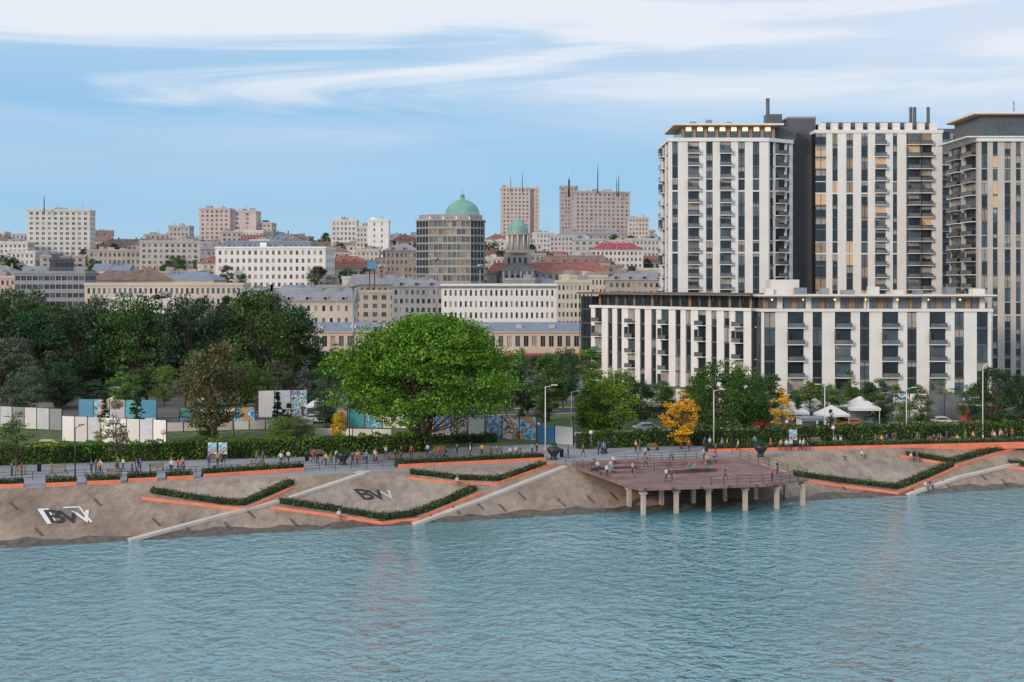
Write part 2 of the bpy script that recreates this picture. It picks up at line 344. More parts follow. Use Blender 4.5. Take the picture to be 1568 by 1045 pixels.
railing('deck_railing',[D3(dl(13)+.1,13),D3(dl(9)+.1,9),D3(dl(5)+.1,5)])
railing('deck_railing',[D3(24,-4.2),D3(30.4,-5.4),D3(38,-2.9),D3(37.3,3),D3(36.4,9),D3(36,13)])
railing('deck_railing',[D3(17,5.5),D3(25,5.5)]); railing('deck_railing',[D3(18,11.5),D3(30,11.5)])
for x0,x1,y0,y1 in [(-30,210,738,730),(240,300,728,727),(300,465,727,719),(465,610,722,716)]:
    railing('promenade_railing',edge_pts(x0,x1,y0,y1,3),1.0,1.8)
# ---- big hedges
hp=[(-60,715),(0,712),(150,707),(300,703),(450,699),(560,695),(655,691)]
hedge('tall_hedge',[gz(*p) for p in hp],2,2.4,HG,32,.27)
hp=[(885,687),(1000,683),(1150,681),(1300,676),(1450,672),(1600,669)]
hedge('tall_hedge',[gz(*p) for p in hp],2,2.3,(.06,.11,.025),32,.27)
hedge('tall_hedge',[gz(660,680),gz(760,677)],1.5,1.2,(.06,.1,.03),32,.24)
# ---------------------------------------------------------------- trees
def tree_parts(seed,w,h,nclump,nleaf,leaf,crown0=.28,shape='broad',cs=1.0,trunks=1):
    r=np.random.default_rng(seed); rr=random.Random(seed); mb=MB(); H=h
    trr=max(.12,h*.018)
    k=6; top=h*.75; stems=[]
    for q in range(trunks):
        ang=q*2.6+1; lean=0 if trunks==1 else w*.03
        pts=[Vector((math.cos(ang)*lean*.5,math.sin(ang)*lean*.5,-.3))]
        for i in range(1,k+1): pts.append(Vector((math.cos(ang)*lean*i+rr.uniform(-1,1)*w*.012*i,math.sin(ang)*lean*i+rr.uniform(-1,1)*w*.012*i,top*i/k)))
        for i in range(k): mb.cyl(pts[i],pts[i+1],trr*(1.25-i/k),trr*(1.25-(i+1)/k)+.01,TRUNK,7,False)
        stems.append(pts)
    lob=[r.random()*6.28 for _ in range(3)]
    C=[];R=[]
    for i in range(nclump):
        z=crown0+(1-crown0)*(r.random() if shape!='dome' else r.random()**.85); u=(z-crown0)/(1-crown0)
        if shape=='broad': prof=math.sqrt(max(.02,1-(2*u-.85)**2/1.35**2 if u>.42 else 1-((.42-u)/.62)**2))*.5
        elif shape=='dome': prof=.5*max(.03,1-abs((u-.32)/.7)**2.8)**.42
        elif shape=='cone': prof=.5*(1-u)**.8+.03
        elif shape=='column': prof=.5*math.sin(math.pi*min(1,u*.85+.12))
        else: prof=.5*math.sqrt(max(.02,1-(2*u-1)**2))
        cr=(.15 if shape!='cone' else .1)*w*(.5+.8*r.random())*cs
        if shape=='column': cr=.17*w*(.6+.6*r.random())
        a=r.random()*2*math.pi; 
        prof*=1+.12*math.sin(2*a+lob[0])+.1*math.sin(3*a+lob[1]+u*3)+.07*math.sin(5*a+lob[2])
        rad=max(0,(prof*w-cr*.7))*math.sqrt(.2+.8*r.random())*(.84+.3*r.random())
        zz=z*h-cr*.45; C.append((rad*math.cos(a),rad*math.sin(a),zz)); R.append(cr)
        if i%2==0:
            pts=stems[i//2%trunks]; base=pts[min(k,max(1,int(zz/top*k*.6)))]; c=Vector(C[-1]); mid=base.lerp(c,.5)+Vector((0,0,-.04*h*rr.random()))
            mb.cyl(base,mid,trr*.42,trr*.25,TRUNK,5,False); mb.cyl(mid,c,trr*.25,trr*.07,TRUNK,4,False)
    C=np.array(C);R=np.array(R); wts=R**2; wts/=wts.sum(); idx=r.choice(nclump,nleaf,p=wts)
    d=r.normal(size=(nleaf,3)); d/=np.linalg.norm(d,axis=1)[:,None]; d[:,2]=np.where(d[:,2]<-.3,d[:,2]*.5,d[:,2])
    rad=R[idx]*(.5+.6*r.random(nleaf)**.6)*(1+.35*np.sin(d[:,0]*7+idx)*np.sin(d[:,1]*6+idx*2)); 
    P=C[idx]+d*rad[:,None]*np.array([1,1,.7])
    return P,mb,leaf
def make_tree(seed,w,h,nclump,nleaf,leaf,**k):
    P,mb,lf=tree_parts(seed,w,h,nclump,nleaf,leaf,**k); return leafmesh('tree_mesh',leafquads(P,lf),mb)
BROAD=[make_tree(i,10,10,72,9500,.27,crown0=.2,cs=.82) for i in range(5)]
TALL=[make_tree(20+i,7,12,58,8500,.27,crown0=.16,shape='oval',cs=.85) for i in range(3)]
CONE=[make_tree(30+i,4,10,60,5500,.24,crown0=.05,shape='cone') for i in range(2)]
YOUNG=[make_tree(40+i,4.5,9,22,1500,.25,crown0=.3,shape='column') for i in range(3)]
def tree(px,py,hpx,wpx,kind,color,name='tree',z=4.5):
    p=gz(px,py,z); d=p.y; h=hpx*d/F; w=wpx*d/F
    L={'b':(BROAD,10,10),'t':(TALL,7,12),'c':(CONE,4,10),'y':(YOUNG,4.5,9)}[kind]; me=random.choice(L[0])
    c=[x*random.uniform(.85,1.15) for x in color]
    return place(me,name,(p.x,p.y,z),random.uniform(0,6.28),(w/L[1],w/L[1],h/L[2]),c)
GB=(.085,.175,.024);GM=(.062,.115,.033);GD=(.042,.078,.04);GO=(.095,.11,.06);GG=(.09,.11,.08);YL=(.5,.31,.03);GY=(.22,.23,.04);GL=(.11,.165,.05)
p=gz(655,690); hero=make_tree(104,24.5,18.4,200,80000,.33,crown0=.36,shape='dome',cs=.7,trunks=2); place(hero,'linden_tree',(p.x,p.y,4.4),.6,(1.1,1.1,1.0),GB)
TR=[(325,674,150,130,'b',GO),(400,606,160,130,'b',GM),(290,606,155,120,'b',GD),(210,606,155,120,'b',GM),(245,600,150,110,'t',GD),
(120,606,135,130,'b',GD),(50,600,125,120,'b',GD),(10,618,100,110,'b',GG),(165,600,120,110,'b',GM),(455,600,110,80,'t',GM),(20,596,155,90,'b',GM),
(345,600,140,100,'b',GD),(90,596,115,110,'b',GM),(485,600,55,55,'b',GM),(-20,600,150,110,'b',GD),(375,628,75,70,'b',GM),
(190,640,80,50,'t',GL),(40,632,70,80,'b',GG),(95,626,60,60,'b',GD),(500,655,75,55,'b',GG),
(935,672,106,112,'b',(.085,.16,.025)),(905,665,75,65,'b',GM),(1100,668,114,118,'b',GM),(1140,662,100,78,'b',GM),(1070,655,76,58,'b',GD),
(1043,688,88,62,'t',YL),(1197,680,86,44,'y',YL),(1525,664,100,76,'b',GD),(1568,660,86,78,'b',GD),
(1240,650,64,54,'y',GL),(1275,652,58,52,'t',GL),(1305,640,50,45,'b',GM),(1350,650,56,52,'t',GM),(1440,640,56,40,'y',GL),(1410,650,46,40,'b',GM),
(840,645,105,66,'t',GM),(862,625,90,58,'b',GD),(800,640,84,46,'y',GD),(775,640,100,54,'b',GD),(742,615,95,50,'t',GD),(1385,655,40,40,'b',GL),
(26,722,92,60,'y',GM),(178,716,100,46,'y',(.14,.15,.08)),(155,700,60,26,'y',GY),(520,680,52,32,'b',YL),(636,680,48,36,'b',GY),(430,676,38,46,'b',GL),(455,672,34,56,'b',GL),(320,672,38,46,'b',GM),
(980,650,66,56,'b',GD),(1010,640,56,56,'b',GM),(1165,655,56,50,'b',GM),(1490,650,60,50,'b',GM),(1170,640,66,56,'b',GD),(555,640,70,50,'b',GD)]
for a in TR: tree(*a)
for px,py,h,w in [(320,668,66,34),(425,665,65,30),(442,668,50,26),(210,655,56,30),(1222,655,48,24),(160,650,40,22),(1120,690,50,18)]: tree(px,py,h,w,'c',GD,'conifer')
for px in range(-10,470,42): tree(px,586+random.uniform(-6,6),random.uniform(100,145),random.uniform(85,115),'b',random.choice([GD,GM,GG,GM]))
for px in range(-10,500,22): tree(px+random.uniform(-8,8),random.uniform(604,634),random.uniform(34,78),random.uniform(34,64),random.choice('bbty'),random.choice([GD,GM,GL,GG,GO]))
for px in list(range(480,560,16))+list(range(790,900,18)): tree(px+random.uniform(-6,6),random.uniform(585,640),random.uniform(40,75),random.uniform(30,50),random.choice('bty'),random.choice([GD,GM,GL,GG]))
for px in range(890,1580,27): tree(px+random.uniform(-9,9),random.uniform(622,650),random.uniform(26,58),random.uniform(26,48),random.choice('bty'),random.choice([GD,GM,GL,GM]))
for i in range(30):
    px=random.uniform(-20,1560); 
    if 520<px<780: continue
    tree(px,random.uniform(632,668),random.uniform(18,36),random.uniform(20,40),random.choice('btc'),random.choice([GD,GM,GL,GG]),'shrub')
# ---------------------------------------------------------------- buildings
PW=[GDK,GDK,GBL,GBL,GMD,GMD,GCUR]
PFAR=[GBL,GBL,GMD,GMD,GCUR,GDK]; PVF=[GHZ,GMD,GHZ,GMD,GCUR,GBL]  # panes of distant blocks lightened to paint in haze
def facade(mb,M,W,z0,nf,fh,cells,wall,opts=PW,sill=.32,head=.12,r=.28,band=None):
    sav=mb.M; mb.M=M if sav is None else sav@M
    tot=sum(c[1] for c in cells); k=W/tot; x=0; zt_=z0+nf*fh
    for ty,w in cells:
        w*=k; x1=x+w
        if ty=='p': mb.box(x,x1,0,r,z0,zt_,wall)
        elif ty=='g': mb.box(x,x1,-.05,r,z0,zt_,DKGREY)
        else:
            for i in range(nf):
                z=z0+i*fh; s=sill*fh; h=head*fh
                if ty=='t': s=.06*fh; h=.06*fh
                if ty=='b': s=.05*fh; h=.05*fh
                bb=wall; r2=r
                if ty in 'tb' and not(band and i%band==0): bb=DKGREY
                mb.box(x,x1,.03 if ty in 'tb' and bb is DKGREY else .004,r,z,z+s,bb); mb.box(x,x1,.004 if bb is wall else .03,r,z+fh-h,z+fh,bb if not(band and (i+1)%band==0) else wall)
                mb.poly([(x,r-.03,z+s),(x1,r-.03,z+s),(x1,r-.03,z+fh-h),(x,r-.03,z+fh-h)],random.choice(opts))
                if ty in 'tb' and random.random()<.3:
                    f=random.uniform(.2,.6); mb.poly([(x+.1,r-.05,z+fh*(1-f)),(x1-.1,r-.05,z+fh*(1-f)),(x1-.1,r-.05,z+fh-h-.03),(x+.1,r-.05,z+fh-h-.03)],GCUR)
                if ty in 'wt' and w>1.2: mb.box(x+w*.48,x+w*.52,r-.12,r-.06,z+s,z+fh-h,wall if ty=='w' else DKMET)
                if ty=='b':
                    mb.box(x-.1,x1+.1,-1.15,-.01,z-.02,z+.16,wall if i%2 else WHITE)
                    mb.box(x-.05,x1+.05,-1.13,-1.09,z+.16,z+1.05,GMD); mb.box(x-.08,x1+.08,-1.15,-1.07,z+1.05,z+1.12,DKMET)
                    if i%3==0: mb.box(x-.1,x-.02,-1.1,-.01,z+.16,z+2.6,DKGREY)
        x=x1
    mb.M=sav
def T(x,y,a=0): return Matrix.Translation((x,y,0))@Matrix.Rotation(a,4,'Z')
def regcells(n,ww=1.0,pw=1.0): 
    c=[('p',pw)]
    for i in range(n): c+=[('w',ww),('p',pw)]
    return c
def shell(mb,W,D,z0,z1,r=.28):
    mb.box(r,W-r,r,D-.02,z0,z1,DARKIN)
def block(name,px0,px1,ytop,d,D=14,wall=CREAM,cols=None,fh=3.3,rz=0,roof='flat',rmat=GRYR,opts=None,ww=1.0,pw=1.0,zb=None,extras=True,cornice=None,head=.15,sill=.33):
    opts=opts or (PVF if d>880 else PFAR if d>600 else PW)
    x0=gx(px0,d); x1=gx(px1,d); W=x1-x0; z1=zt(ytop,d)
    z0=(gh(0,d)-2.5) if zb is None else zb
    rh=0
    if roof in('hip','gable'): rh=min(4.5,D*.28); z1-=rh
    H=z1-z0
    if H<4: H=4; z1=z0+H
    nf=max(1,int(H/fh)); fh=(H-.8)/nf; cols=cols or max(2,int(W/random.choice([2.7,3.2,3.8]))); side=max(1,int(D/3.6))
    mb=MB(); shell(mb,W,D,z0,z1-.3)
    facade(mb,T(0,0),W,z0,nf,fh,regcells(cols,ww,pw),wall,opts,sill,head)
    facade(mb,T(0,D,-math.pi/2),D-.28,z0,nf,fh,regcells(side,ww,pw),wall,opts,sill,head)
    facade(mb,T(W,.28,math.pi/2),D-.28,z0,nf,fh,regcells(side,ww,pw),wall,opts,sill,head)
    mb.box(0,W,D-.02,D+.25,z0,z1,wall)
    cm=cornice or wall
    mb.box(-.15,W+.15,-.15,D+.3,z1-.8,z1-.3,cm); mb.box(-.4,W+.4,-.4,D+.5,z1-.3,z1,cm)
    if roof=='flat':
        mb.box(-.3,W+.3,-.3,.05,z1,z1+.7,wall); mb.box(-.3,W+.3,D,D+.4,z1,z1+.7,wall); mb.box(-.3,.05,.05,D,z1,z1+.7,wall); mb.box(W-.05,W+.3,.05,D,z1,z1+.7,wall)
        if extras:
            for _ in range(2+int(W/15)):
                a=random.uniform(.05,.75)*W; b=random.uniform(.2,.6)*D; w=random.uniform(2,5); mb.box(a,min(a+w,W-.3),b,b+3,z1,z1+random.uniform(1.5,3),random.choice([wall,GREYB,MIDGREY]))
            for _ in range(2):
                a=random.uniform(.1,.9)*W; mb.cyl((a,D/2,z1),(a,D/2,z1+random.uniform(3,6)),.12,.06,DKMET,5)
    else:
        o=.7; e=min(D/2,W/2)*(.9 if roof=='hip' else 0)
        A=[(-o,-o,z1),(W+o,-o,z1),(W+o,D+o,z1),(-o,D+o,z1),(e-(o if e==0 else 0),D/2,z1+rh),(W-e+(o if e==0 else 0),D/2,z1+rh)]
        mb.add(A,[(0,1,5,4),(1,2,5),(2,3,4,5),(3,0,4),(0,3,2,1)],rmat)
        for _ in range(1+int(W/9)):
            a=random.uniform(.15,.85)*W; mb.box(a,a+.9,D*.35,D*.35+.9,z1+1,z1+rh+1.1,BROWNB)
        if extras and W>10:
            for q in range(int(W/6)):
                a=3+q*6; mb.box(a,a+1.3,-.1,2.5,z1+.3,z1+1.7,wall); mb.poly([(a+.15,-.13,z1+.45),(a+1.15,-.13,z1+.45),(a+1.15,-.13,z1+1.5),(a+.15,-.13,z1+1.5)],GDK)
    return mb.obj(name,(x0,d,0),rz)
walls=[CREAM,OFFW,PINK,BEIGE,GREYB,BROWNB,OFFW,GREYB,CREAM,WHITE,PINK,BEIGE,BROWNB]
for d in [560,620,690,760,840,920,1000,1080,1140]:
    x=-40
    while x<1100:
        wpx=random.uniform(13,38)*F/d
        h=random.uniform(8,17)+(5 if random.random()<.14 else 0); yt=HY-(gh(0,d)+h-CH)*F/d
        if d<700 and 640<x+wpx/2<1000: yt=max(yt,424)
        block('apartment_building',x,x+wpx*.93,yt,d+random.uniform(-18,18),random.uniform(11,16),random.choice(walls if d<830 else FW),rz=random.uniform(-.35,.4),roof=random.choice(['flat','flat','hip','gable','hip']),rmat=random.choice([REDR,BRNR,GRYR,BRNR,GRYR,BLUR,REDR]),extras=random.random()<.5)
        x+=wpx*random.uniform(.95,1.2)
for i in range(150):
    d=random.uniform(560,1130); px=random.uniform(-30,1050); z=gh(0,d); s=random.uniform(.8,1.4)
    place(random.choice(BROAD+TALL),'tree',(gx(px,d),d-16,z),random.random()*6,(s,s,s*.95),random.choice([GD,GM,GG]))
for i in range(34):
    d=1180; px=-30+i*34; place(random.choice(BROAD),'tree',(gx(px,d)+random.uniform(-6,6),d,49),random.random()*6,(1.8,1.5,random.uniform(.9,1.4)),GG)
block('residential_tower',41,135,322,900,20,OFFW,10,3.1,rz=.12)
block('residential_tower',305,352,320,1080,22,FW[2],6,3.2); block('residential_tower',350,392,324,1085,22,FW[2],2,3.2,ww=.6,pw=1.6); block('residential_tower',388,416,342,1090,22,FW[2],4,3.2)
block('apartment_building',258,290,347,1000,14,FW[3],5,3.2)
block('office_building',135,294,384,840,16,BEIGE,22,3.6,roof='flat',rmat=GRYR); block('apartment_building',150,240,366,930,14,FW[2],12,3.2,roof='hip',rmat=BRNR)
block('office_building',330,500,380,745,26,WHITE,18,4,ww=.8,rz=-.06,roof='flat'); block('apartment_building',-30,42,372,880,14,OFFW,10,3.2)
block('office_building',345,475,371,752,18,BLUR,16,3.5,zb=40,extras=False)
block('office_building',130,372,436,560,16,CREAM,30,3.6,extras=False); block('office_building',-40,25,425,600,14,PINK,8)
block('office_building',22,130,418,580,16,MIDGREY,12,3.2,opts=[GDK,GBL,GDK],ww=2.4,pw=.5); block('office_building',76,112,398,585,8,DKGREY,5,3.2,opts=[GDK,GBL],ww=2.4,pw=.4,rz=.3)
block('warehouse',370,540,441,470,16,CREAM,14,4,roof='gable',rmat=GRYR,ww=.6,sill=.4,zb=4)
block('office_building',507,546,338,1000,14,FW[5],6,3.2); block('office_building',563,595,338,980,14,WHITE,2,4,ww=.4,pw=1.5); block('office_building',545,563,348,985,14,FW[0],3)
block('apartment_building',590,640,372,720,14,BROWNB,7,3.3,roof='hip',rmat=GRYR); block('apartment_building',500,560,392,800,12,BROWNB,6,3.3,roof='hip',rmat=REDR); block('apartment_building',560,600,416,640,12,PINK,5,3.3,roof='gable',rmat=REDR)
block('residential_tower',768,812,288,1180,20,FW[2],7,3.1,rz=.05); block('residential_tower',812,826,290,1185,14,PINK,2,3.2,ww=.4,pw=1.4)
block('residential_tower',880,968,294,1120,20,FW[6],12,3.1,rz=.2); block('residential_tower',858,885,286,1130,18,FW[4],5,3.1,extras=False); block('apartment_building',962,994,334,1100,14,FW[1],6,3.1)
mb=MB()
for px,y0,y1,r in [(871,262,290,.9),(915,252,285,.45),(947,268,290,.4),(944,272,290,.35),(800,264,285,.3),(782,272,285,.25),(70,300,315,.4)]:
    d_=900 if px==70 else 1125; x=gx(px,d_); mb.cyl((x,d_-3,zt(y1+12,d_)),(x,d_-3,zt((y0+y1)/2,d_)),r,r*.8,DKMET,6); mb.cyl((x,d_-3,zt((y0+y1)/2,d_)),(x,d_-3,zt(y0,d_)),r*.7,r*.3,WMET if r>.5 else DKMET,6)
mb.obj('antenna_mast')
block('apartment_building',905,985,372,830,14,OFFW,12,3.3,roof='hip',rmat=CRIM); block('apartment_building',820,935,391,780,14,BEIGE,16,3.3,roof='hip',rmat=BRNR); block('office_building',858,930,424,620,12,CREAM,12,4,ww=.7)
block('office_building',676,852,438,455,18,WHITE,22,3.3,roof='flat',ww=.7,zb=4,extras=False,cornice=GRYR)
block('apartment_building',852,905,432,520,14,CREAM,8,3.3,zb=4); block('apartment_building',600,680,424,560,14,GREYB,9,3.3,roof='hip',rmat=GRYR,zb=4); block('apartment_building',930,1030,415,600,14,BEIGE,11,3.3,roof='hip',rmat=GRYR)
def billboard(px0,px1,y0,y1,d,mt):
    mb=MB(); x0=gx(px0,d);x1=gx(px1,d);a=zt(y1,d);b=zt(y0,d); mb.box(0,x1-x0,0,.3,a,b,mt); mb.box(-.2,x1-x0+.2,.05,.5,a-.2,b+.2,DKMET)
    for x in (1,x1-x0-1): mb.cyl((x,.6,gh(0,d)-3),(x,.6,b),.25,.25,DKMET,6)
    mb.obj('billboard',(x0,d,0))
billboard(562,577,400,412,590,HBLUE)
def station():
    d=385; x0=gx(462,d); x1=gx(905,d); W=x1-x0; mb=MB(); z1=zt(507,d)
    shell(mb,W,14,4,z1-.3); facade(mb,T(0,0),W,4.4,2,(z1-4.8)/2,regcells(34,1.1,.9),CREAM,PW,.2,.2)
    mb.box(-.4,W+.4,-.6,14.5,z1-.4,z1,WHITE); mb.add([(-.8,-.9,z1),(W+.8,-.9,z1),(W+.8,15,z1),(-.8,15,z1),(1,6,z1+2.2),(W-1,6,z1+2.2)],[(0,1,5,4),(1,2,5),(2,3,4,5),(3,0,4)],BLUR)
    for a in range(4,int(W),9): mb.box(a,a+1.6,1.3,4,z1+.2,z1+1.6,CREAM)
    mb.box(2,W-2,-5.5,-.7,z1-6.4,z1-6.0,HRED)
    for a in range(3,int(W),6): mb.cyl((a,-5.2,4),(a,-5.2,z1-6.4),.12,.12,WMET,6)
    mb.obj('railway_station',(x0,d,0))
station()
mb=MB(); mb.box(0,16,0,3,4,9.3,HRED); mb.box(0,16,-.2,3.2,9.3,9.7,WHITE)
for i in range(5): mb.box(1+i*3,3+i*3,-.06,.02,5,8,GDK)
mb.obj('red_canopy_kiosk',(gx(470,350),350,0))
def glassy():
    d=640; x0=gx(636,d); x1=gx(741,d); W=x1-x0; z0=gh(0,d)-3; z1=zt(338,d); mb=MB(); c=6
    nf=int((z1-z0)/3.3); fh=(z1-z0)/nf
    opt=[GMD,GBL,GCUR,GMD,GWRM,GHZ,GCUR]
    W2=W-2*c; mb.prism([(c,.35),(W-c,.35),(W-.35,c),(W-.35,22),(.35,22),(.35,c)],z0,z1,DARKIN)
    facade(mb,T(c,0),W2,z0,nf,fh,regcells(9,2,.35),BEIGE,opt,.22,.05)
    q=c*math.sqrt(2); facade(mb,T(0,c,-math.pi/4),q,z0,nf,fh,regcells(4,2,.3),MIDGREY,opt,.2,.05); facade(mb,T(W-c,0,math.pi/4),q,z0,nf,fh,regcells(4,2,.3),MIDGREY,opt,.2,.05)
    facade(mb,T(0,22,-math.pi/2),22-c,z0,nf,fh,regcells(7,2,.3),MIDGREY,opt,.2,.05); facade(mb,T(W,c,math.pi/2),22-c,z0,nf,fh,regcells(7,2,.3),MIDGREY,opt,.2,.05)
    P=[(c,-.4),(W-c,-.4),(W+.4,c),(W+.4,22.4),(-.4,22.4),(-.4,c)]; mb.prism(P,z1,z1+.7,BEIGE); mb.prism([(x*.9+W*.05,y*.9+1.5) for x,y in P],z1+.7,z1+2.8,GREYB)
    for i in range(10): 
        a=c+.5+i*(W-2*c-1)/9; mb.cyl((a,0,z1+.7),(a,0,z1+1.7),.1,.1,LAMPG if i%3==0 else DKMET,5)
    mb.obj('glass_office_building',(x0,d,0))
    d=900; mb=MB(); z=zt(330,d)
    mb.lathe([(11.3,-12),(11.3,-1.2),(12,-.9),(12,0),(11,0.2),(10.6,3),(8.8,6),(6,8.3),(2.8,9.7),(1.5,10),(1.4,12),(1.8,12.2),(.6,13.4),(.12,14),(.08,17),(0,17)],COPPER,28)
    for i in range(16):
        a=i*math.pi/8; mb.cyl((11.5*math.cos(a),11.5*math.sin(a),-9),(11.5*math.cos(a),11.5*math.sin(a),-2),.8,.8,BEIGE,8)
    mb.obj('domed_church',(gx(708,d),d,z))
glassy()
def neocl():
    d=690; mb=MB(); W=gx(930,d)-gx(745,d); z0=gh(0,d)-3; z1=zt(418,d)
    shell(mb,W,16,z0,z1); facade(mb,T(0,0),W,z0,3,(z1-z0)/3,regcells(18,.8,1),BEIGE,PW,.2,.15); mb.box(-.5,W+.5,-.5,16,z1,z1+.6,BEIGE)
    mb.add([(-.6,-.6,z1+.6),(W+.6,-.6,z1+.6),(W+.6,16,z1+.6),(-.6,16,z1+.6),(4,7,z1+5),(W-4,7,z1+5)],[(0,1,5,4),(1,2,5),(2,3,4,5),(3,0,4)],REDR)
    cx=gx(793,d)-gx(745,d)
    mb.box(cx-8,cx+8,-3,-.55,z0,z1+.9,BEIGE); mb.prism([(cx-9,-3.4),(cx+9,-3.4),(cx+9,5),(cx-9,5)],z1+.9,z1+1.5,BEIGE)
    mb.add([(cx-9,-3.4,z1+1.5),(cx+9,-3.4,z1+1.5),(cx,-3.4,z1+5.2),(cx-9,6,z1+1.5),(cx+9,6,z1+1.5),(cx,6,z1+5.2)],[(0,1,2),(3,5,4),(0,2,5,3),(1,4,5,2)],GREYB)
    for i in range(6):
        a=cx-7+i*2.8; mb.cyl((a,-3.6,z0),(a,-3.6,z1+.8),.5,.42,OFFW,8)
    for i in range(5): mb.box(cx-6.2+i*2.8,cx-5+i*2.8,-3.06,-2.99,z1-4,z1-1,GDK)
    mb.box(cx-7,cx+7,6.1,15,z1,z1+9.5,BEIGE); q=1.22
    mb.lathe([(r*q,z*q) for r,z in [(5.2,8),(5.2,9),(4,9.2),(4,15),(4.7,15.2),(4.7,16),(4.2,16.1),(3.9,18),(2.9,20),(1.2,21.3),(.6,21.5),(.5,23),(.1,23.5),(.06,26),(0,26)]],BEIGE,20,(cx,10,z1))
    mb.lathe([(r*q,z*q) for r,z in [(4.35,16.12),(4.05,18.1),(3,20.15),(1.25,21.45)]],COPPER,20,(cx,10,z1))
    for i in range(12):
        a=i*math.pi/6; mb.cyl((cx+4.5*q*math.cos(a),10+4.5*q*math.sin(a),z1+9*q),(cx+4.5*q*math.cos(a),10+4.5*q*math.sin(a),z1+15.1*q),.4,.4,OFFW,6)
    for i in range(4):
        mb.box(cx-5+i*2.7,cx-3.7+i*2.7,6.02,6.09,z1+3,z1+7.5,GDK)
    mb.obj('neoclassical_palace',(gx(745,d),d,0))
neocl()
# ---- modern tower complex
cA=[('p',.8),('t',1.3),('p',2.3),('b',2.5),('p',1.6),('t',1.5),('p',1.7),('b',2.5),('p',1.6),('t',1.5),('p',1.8),('t',1.5),('p',2.1)]
OP=[GDK,GDK,GDK,GBL,GDK,GMD]; OPL=[GDK,GDK,GBL,GDK,GMD,GDK,GDK,GDK,GBL,GDK]; OPW=OPL+[GWRM,GRFL]
def towerA():
    d=350; x0=gx(1024,d); W=gx(1177,d)-x0; mb=MB(); z0=4.5; z1=zt(217,d); nf=19; fh=(z1-z0)/nf; D=22
    shell(mb,W,D,z0,z1)
    facade(mb,T(0,0),W,z0,nf,fh,cA,WHITE,OP,band=5)
    facade(mb,T(W,.3,math.radians(38)),9,z0,nf,fh,[('p',.5),('t',1.3),('p',.6),('b',3.2),('p',.6),('t',1),('p',1)],WHITE,OP,band=5)
    facade(mb,T(0,D,-math.pi/2),D-.3,z0,nf,fh,[('p',1),('t',1.5),('p',2),('b',3),('p',2),('t',2),('p',1)],WHITE,OP,band=5)
    q=math.cos(math.radians(38))*9; e=math.sin(math.radians(38))*9
    mb.prism([(W-.1,.6),(W+q-.3,e+.5),(W+q-.3,D),(W-.1,D)],z0,z1,DKGREY)
    mb.prism([(-.35,-.35),(W,-.35),(W+q+.2,e),(W+q+.2,D+.3),(-.35,D+.3)],z1,z1+.9,WHITE)
    zp=z1+.9; mb.box(3.5,W+1.5,2.2,D-2,zp,zp+3,GBL)
    for i in range(9): mb.box(3.4+i*2.8,4.1+i*2.8,2.0,2.3,zp,zp+3,TIMBER)
    for i in range(8): mb.box(4.5+i*2.8,5.8+i*2.8,2.05,2.15,zp+1.9,zp+2.75,LAMPG)
    mb.box(1.5,W+3.5,0.2,D,zp+3,zp+3.18,TIMBER); mb.box(1.2,W+3.8,0,D+.2,zp+3.182,zp+3.6,WHITE)
    mb.box(W+1.6,W+8,6,D-2,zp,zp+3.4,DKGREY)
    for a,h in [(6,1),(10,1.4),(15,.8)]: mb.box(a,a+1.4,5,7,zp+3.6,zp+3.6+h,METAL)
    mb.obj('residential_tower',(x0,d,0))
    d=362; mb=MB(); x0=gx(1207,d); x1=gx(1249,d); z=zt(182,d); mb.box(0,x1-x0,0,16,4,z,DKGREY); mb.box(-.1,x1-x0+.1,-.1,16.1,z,z+.5,MIDGREY)
    for i in range(1,19): mb.box(.02,x1-x0-.02,-.03,.01,4+i*3.4,4.06+i*3.4,DKMET)
    mb.box(-5,-1,3,7,z-2,z+1.5,DKGREY); mb.cyl((-4.5,4,z-2),(-4.5,4,zt(148,d)),.5,.5,DKGREY,10); 
    mb.obj('dark_core_tower',(x0,d,0))
    d=356; mb=MB(); x0=gx(1249,d); W=gx(1443,d)-x0; z1=zt(204,d); nf=20; fh=(z1-4.5)/nf; D=20; shell(mb,W,D,4.5,z1)
    cB=[('t',2.2),('p',1.3),('t',1.1),('p',1.8),('t',1.4),('p',1.7),('t',1.4),('p',1.5),('b',2.2),('p',1.5),('t',.9),('p',1.9),('g',.2),('b',2.6),('g',.3),('b',2.2),('p',2.2)]
    facade(mb,T(0,0),W,4.5,nf,fh,cB,WHITE,OPW,band=5)
    facade(mb,T(W,.3,math.pi/2),D-.3,4.5,nf,fh,regcells(4,1.4,2),MIDGREY,OP)
    mb.box(-.2,W+.2,-.2,D+.2,z1,z1+.8,WHITE); mb.box(2,W-2,3,D-2,z1+.8,z1+3,DKGREY)
    for px in (1405,1411,1432): 
        a=gx(px,d)-x0; mb.cyl((a,6,z1),(a,6,zt(160,d)),.42,.42,DKGREY,10)
    mb.box(gx(1400,d)-x0,gx(1440,d)-x0,4,9,z1+.8,z1+2.2,DKGREY)
    for i in range(10): mb.box(1+i*3.1,2.6+i*3.1,.3,1.8,z1+.8,z1+2.6,WHITE)
    mb.obj('residential_tower',(x0,d,0))
    d=400; mb=MB(); x0=gx(1436,d); W=gx(1500,d)-x0; z1=zt(203,d); shell(mb,W,14,4.5,z1); facade(mb,T(0,0),W,4.5,21,(z1-4.5)/21,[('p',.3),('b',2),('p',.6),('b',2),('p',.6),('t',2),('p',.3)],MIDGREY,OP); mb.box(-.2,W,-.2,14,z1,z1+1,DKGREY); mb.obj('residential_tower',(x0,d,0))
    d=330; mb=MB(); x0=gx(1498,d); W=gx(1680,d)-x0; z1=zt(217,d); nf=18; fh=(z1-4.5)/nf; D=22; shell(mb,W,D,4.5,z1)
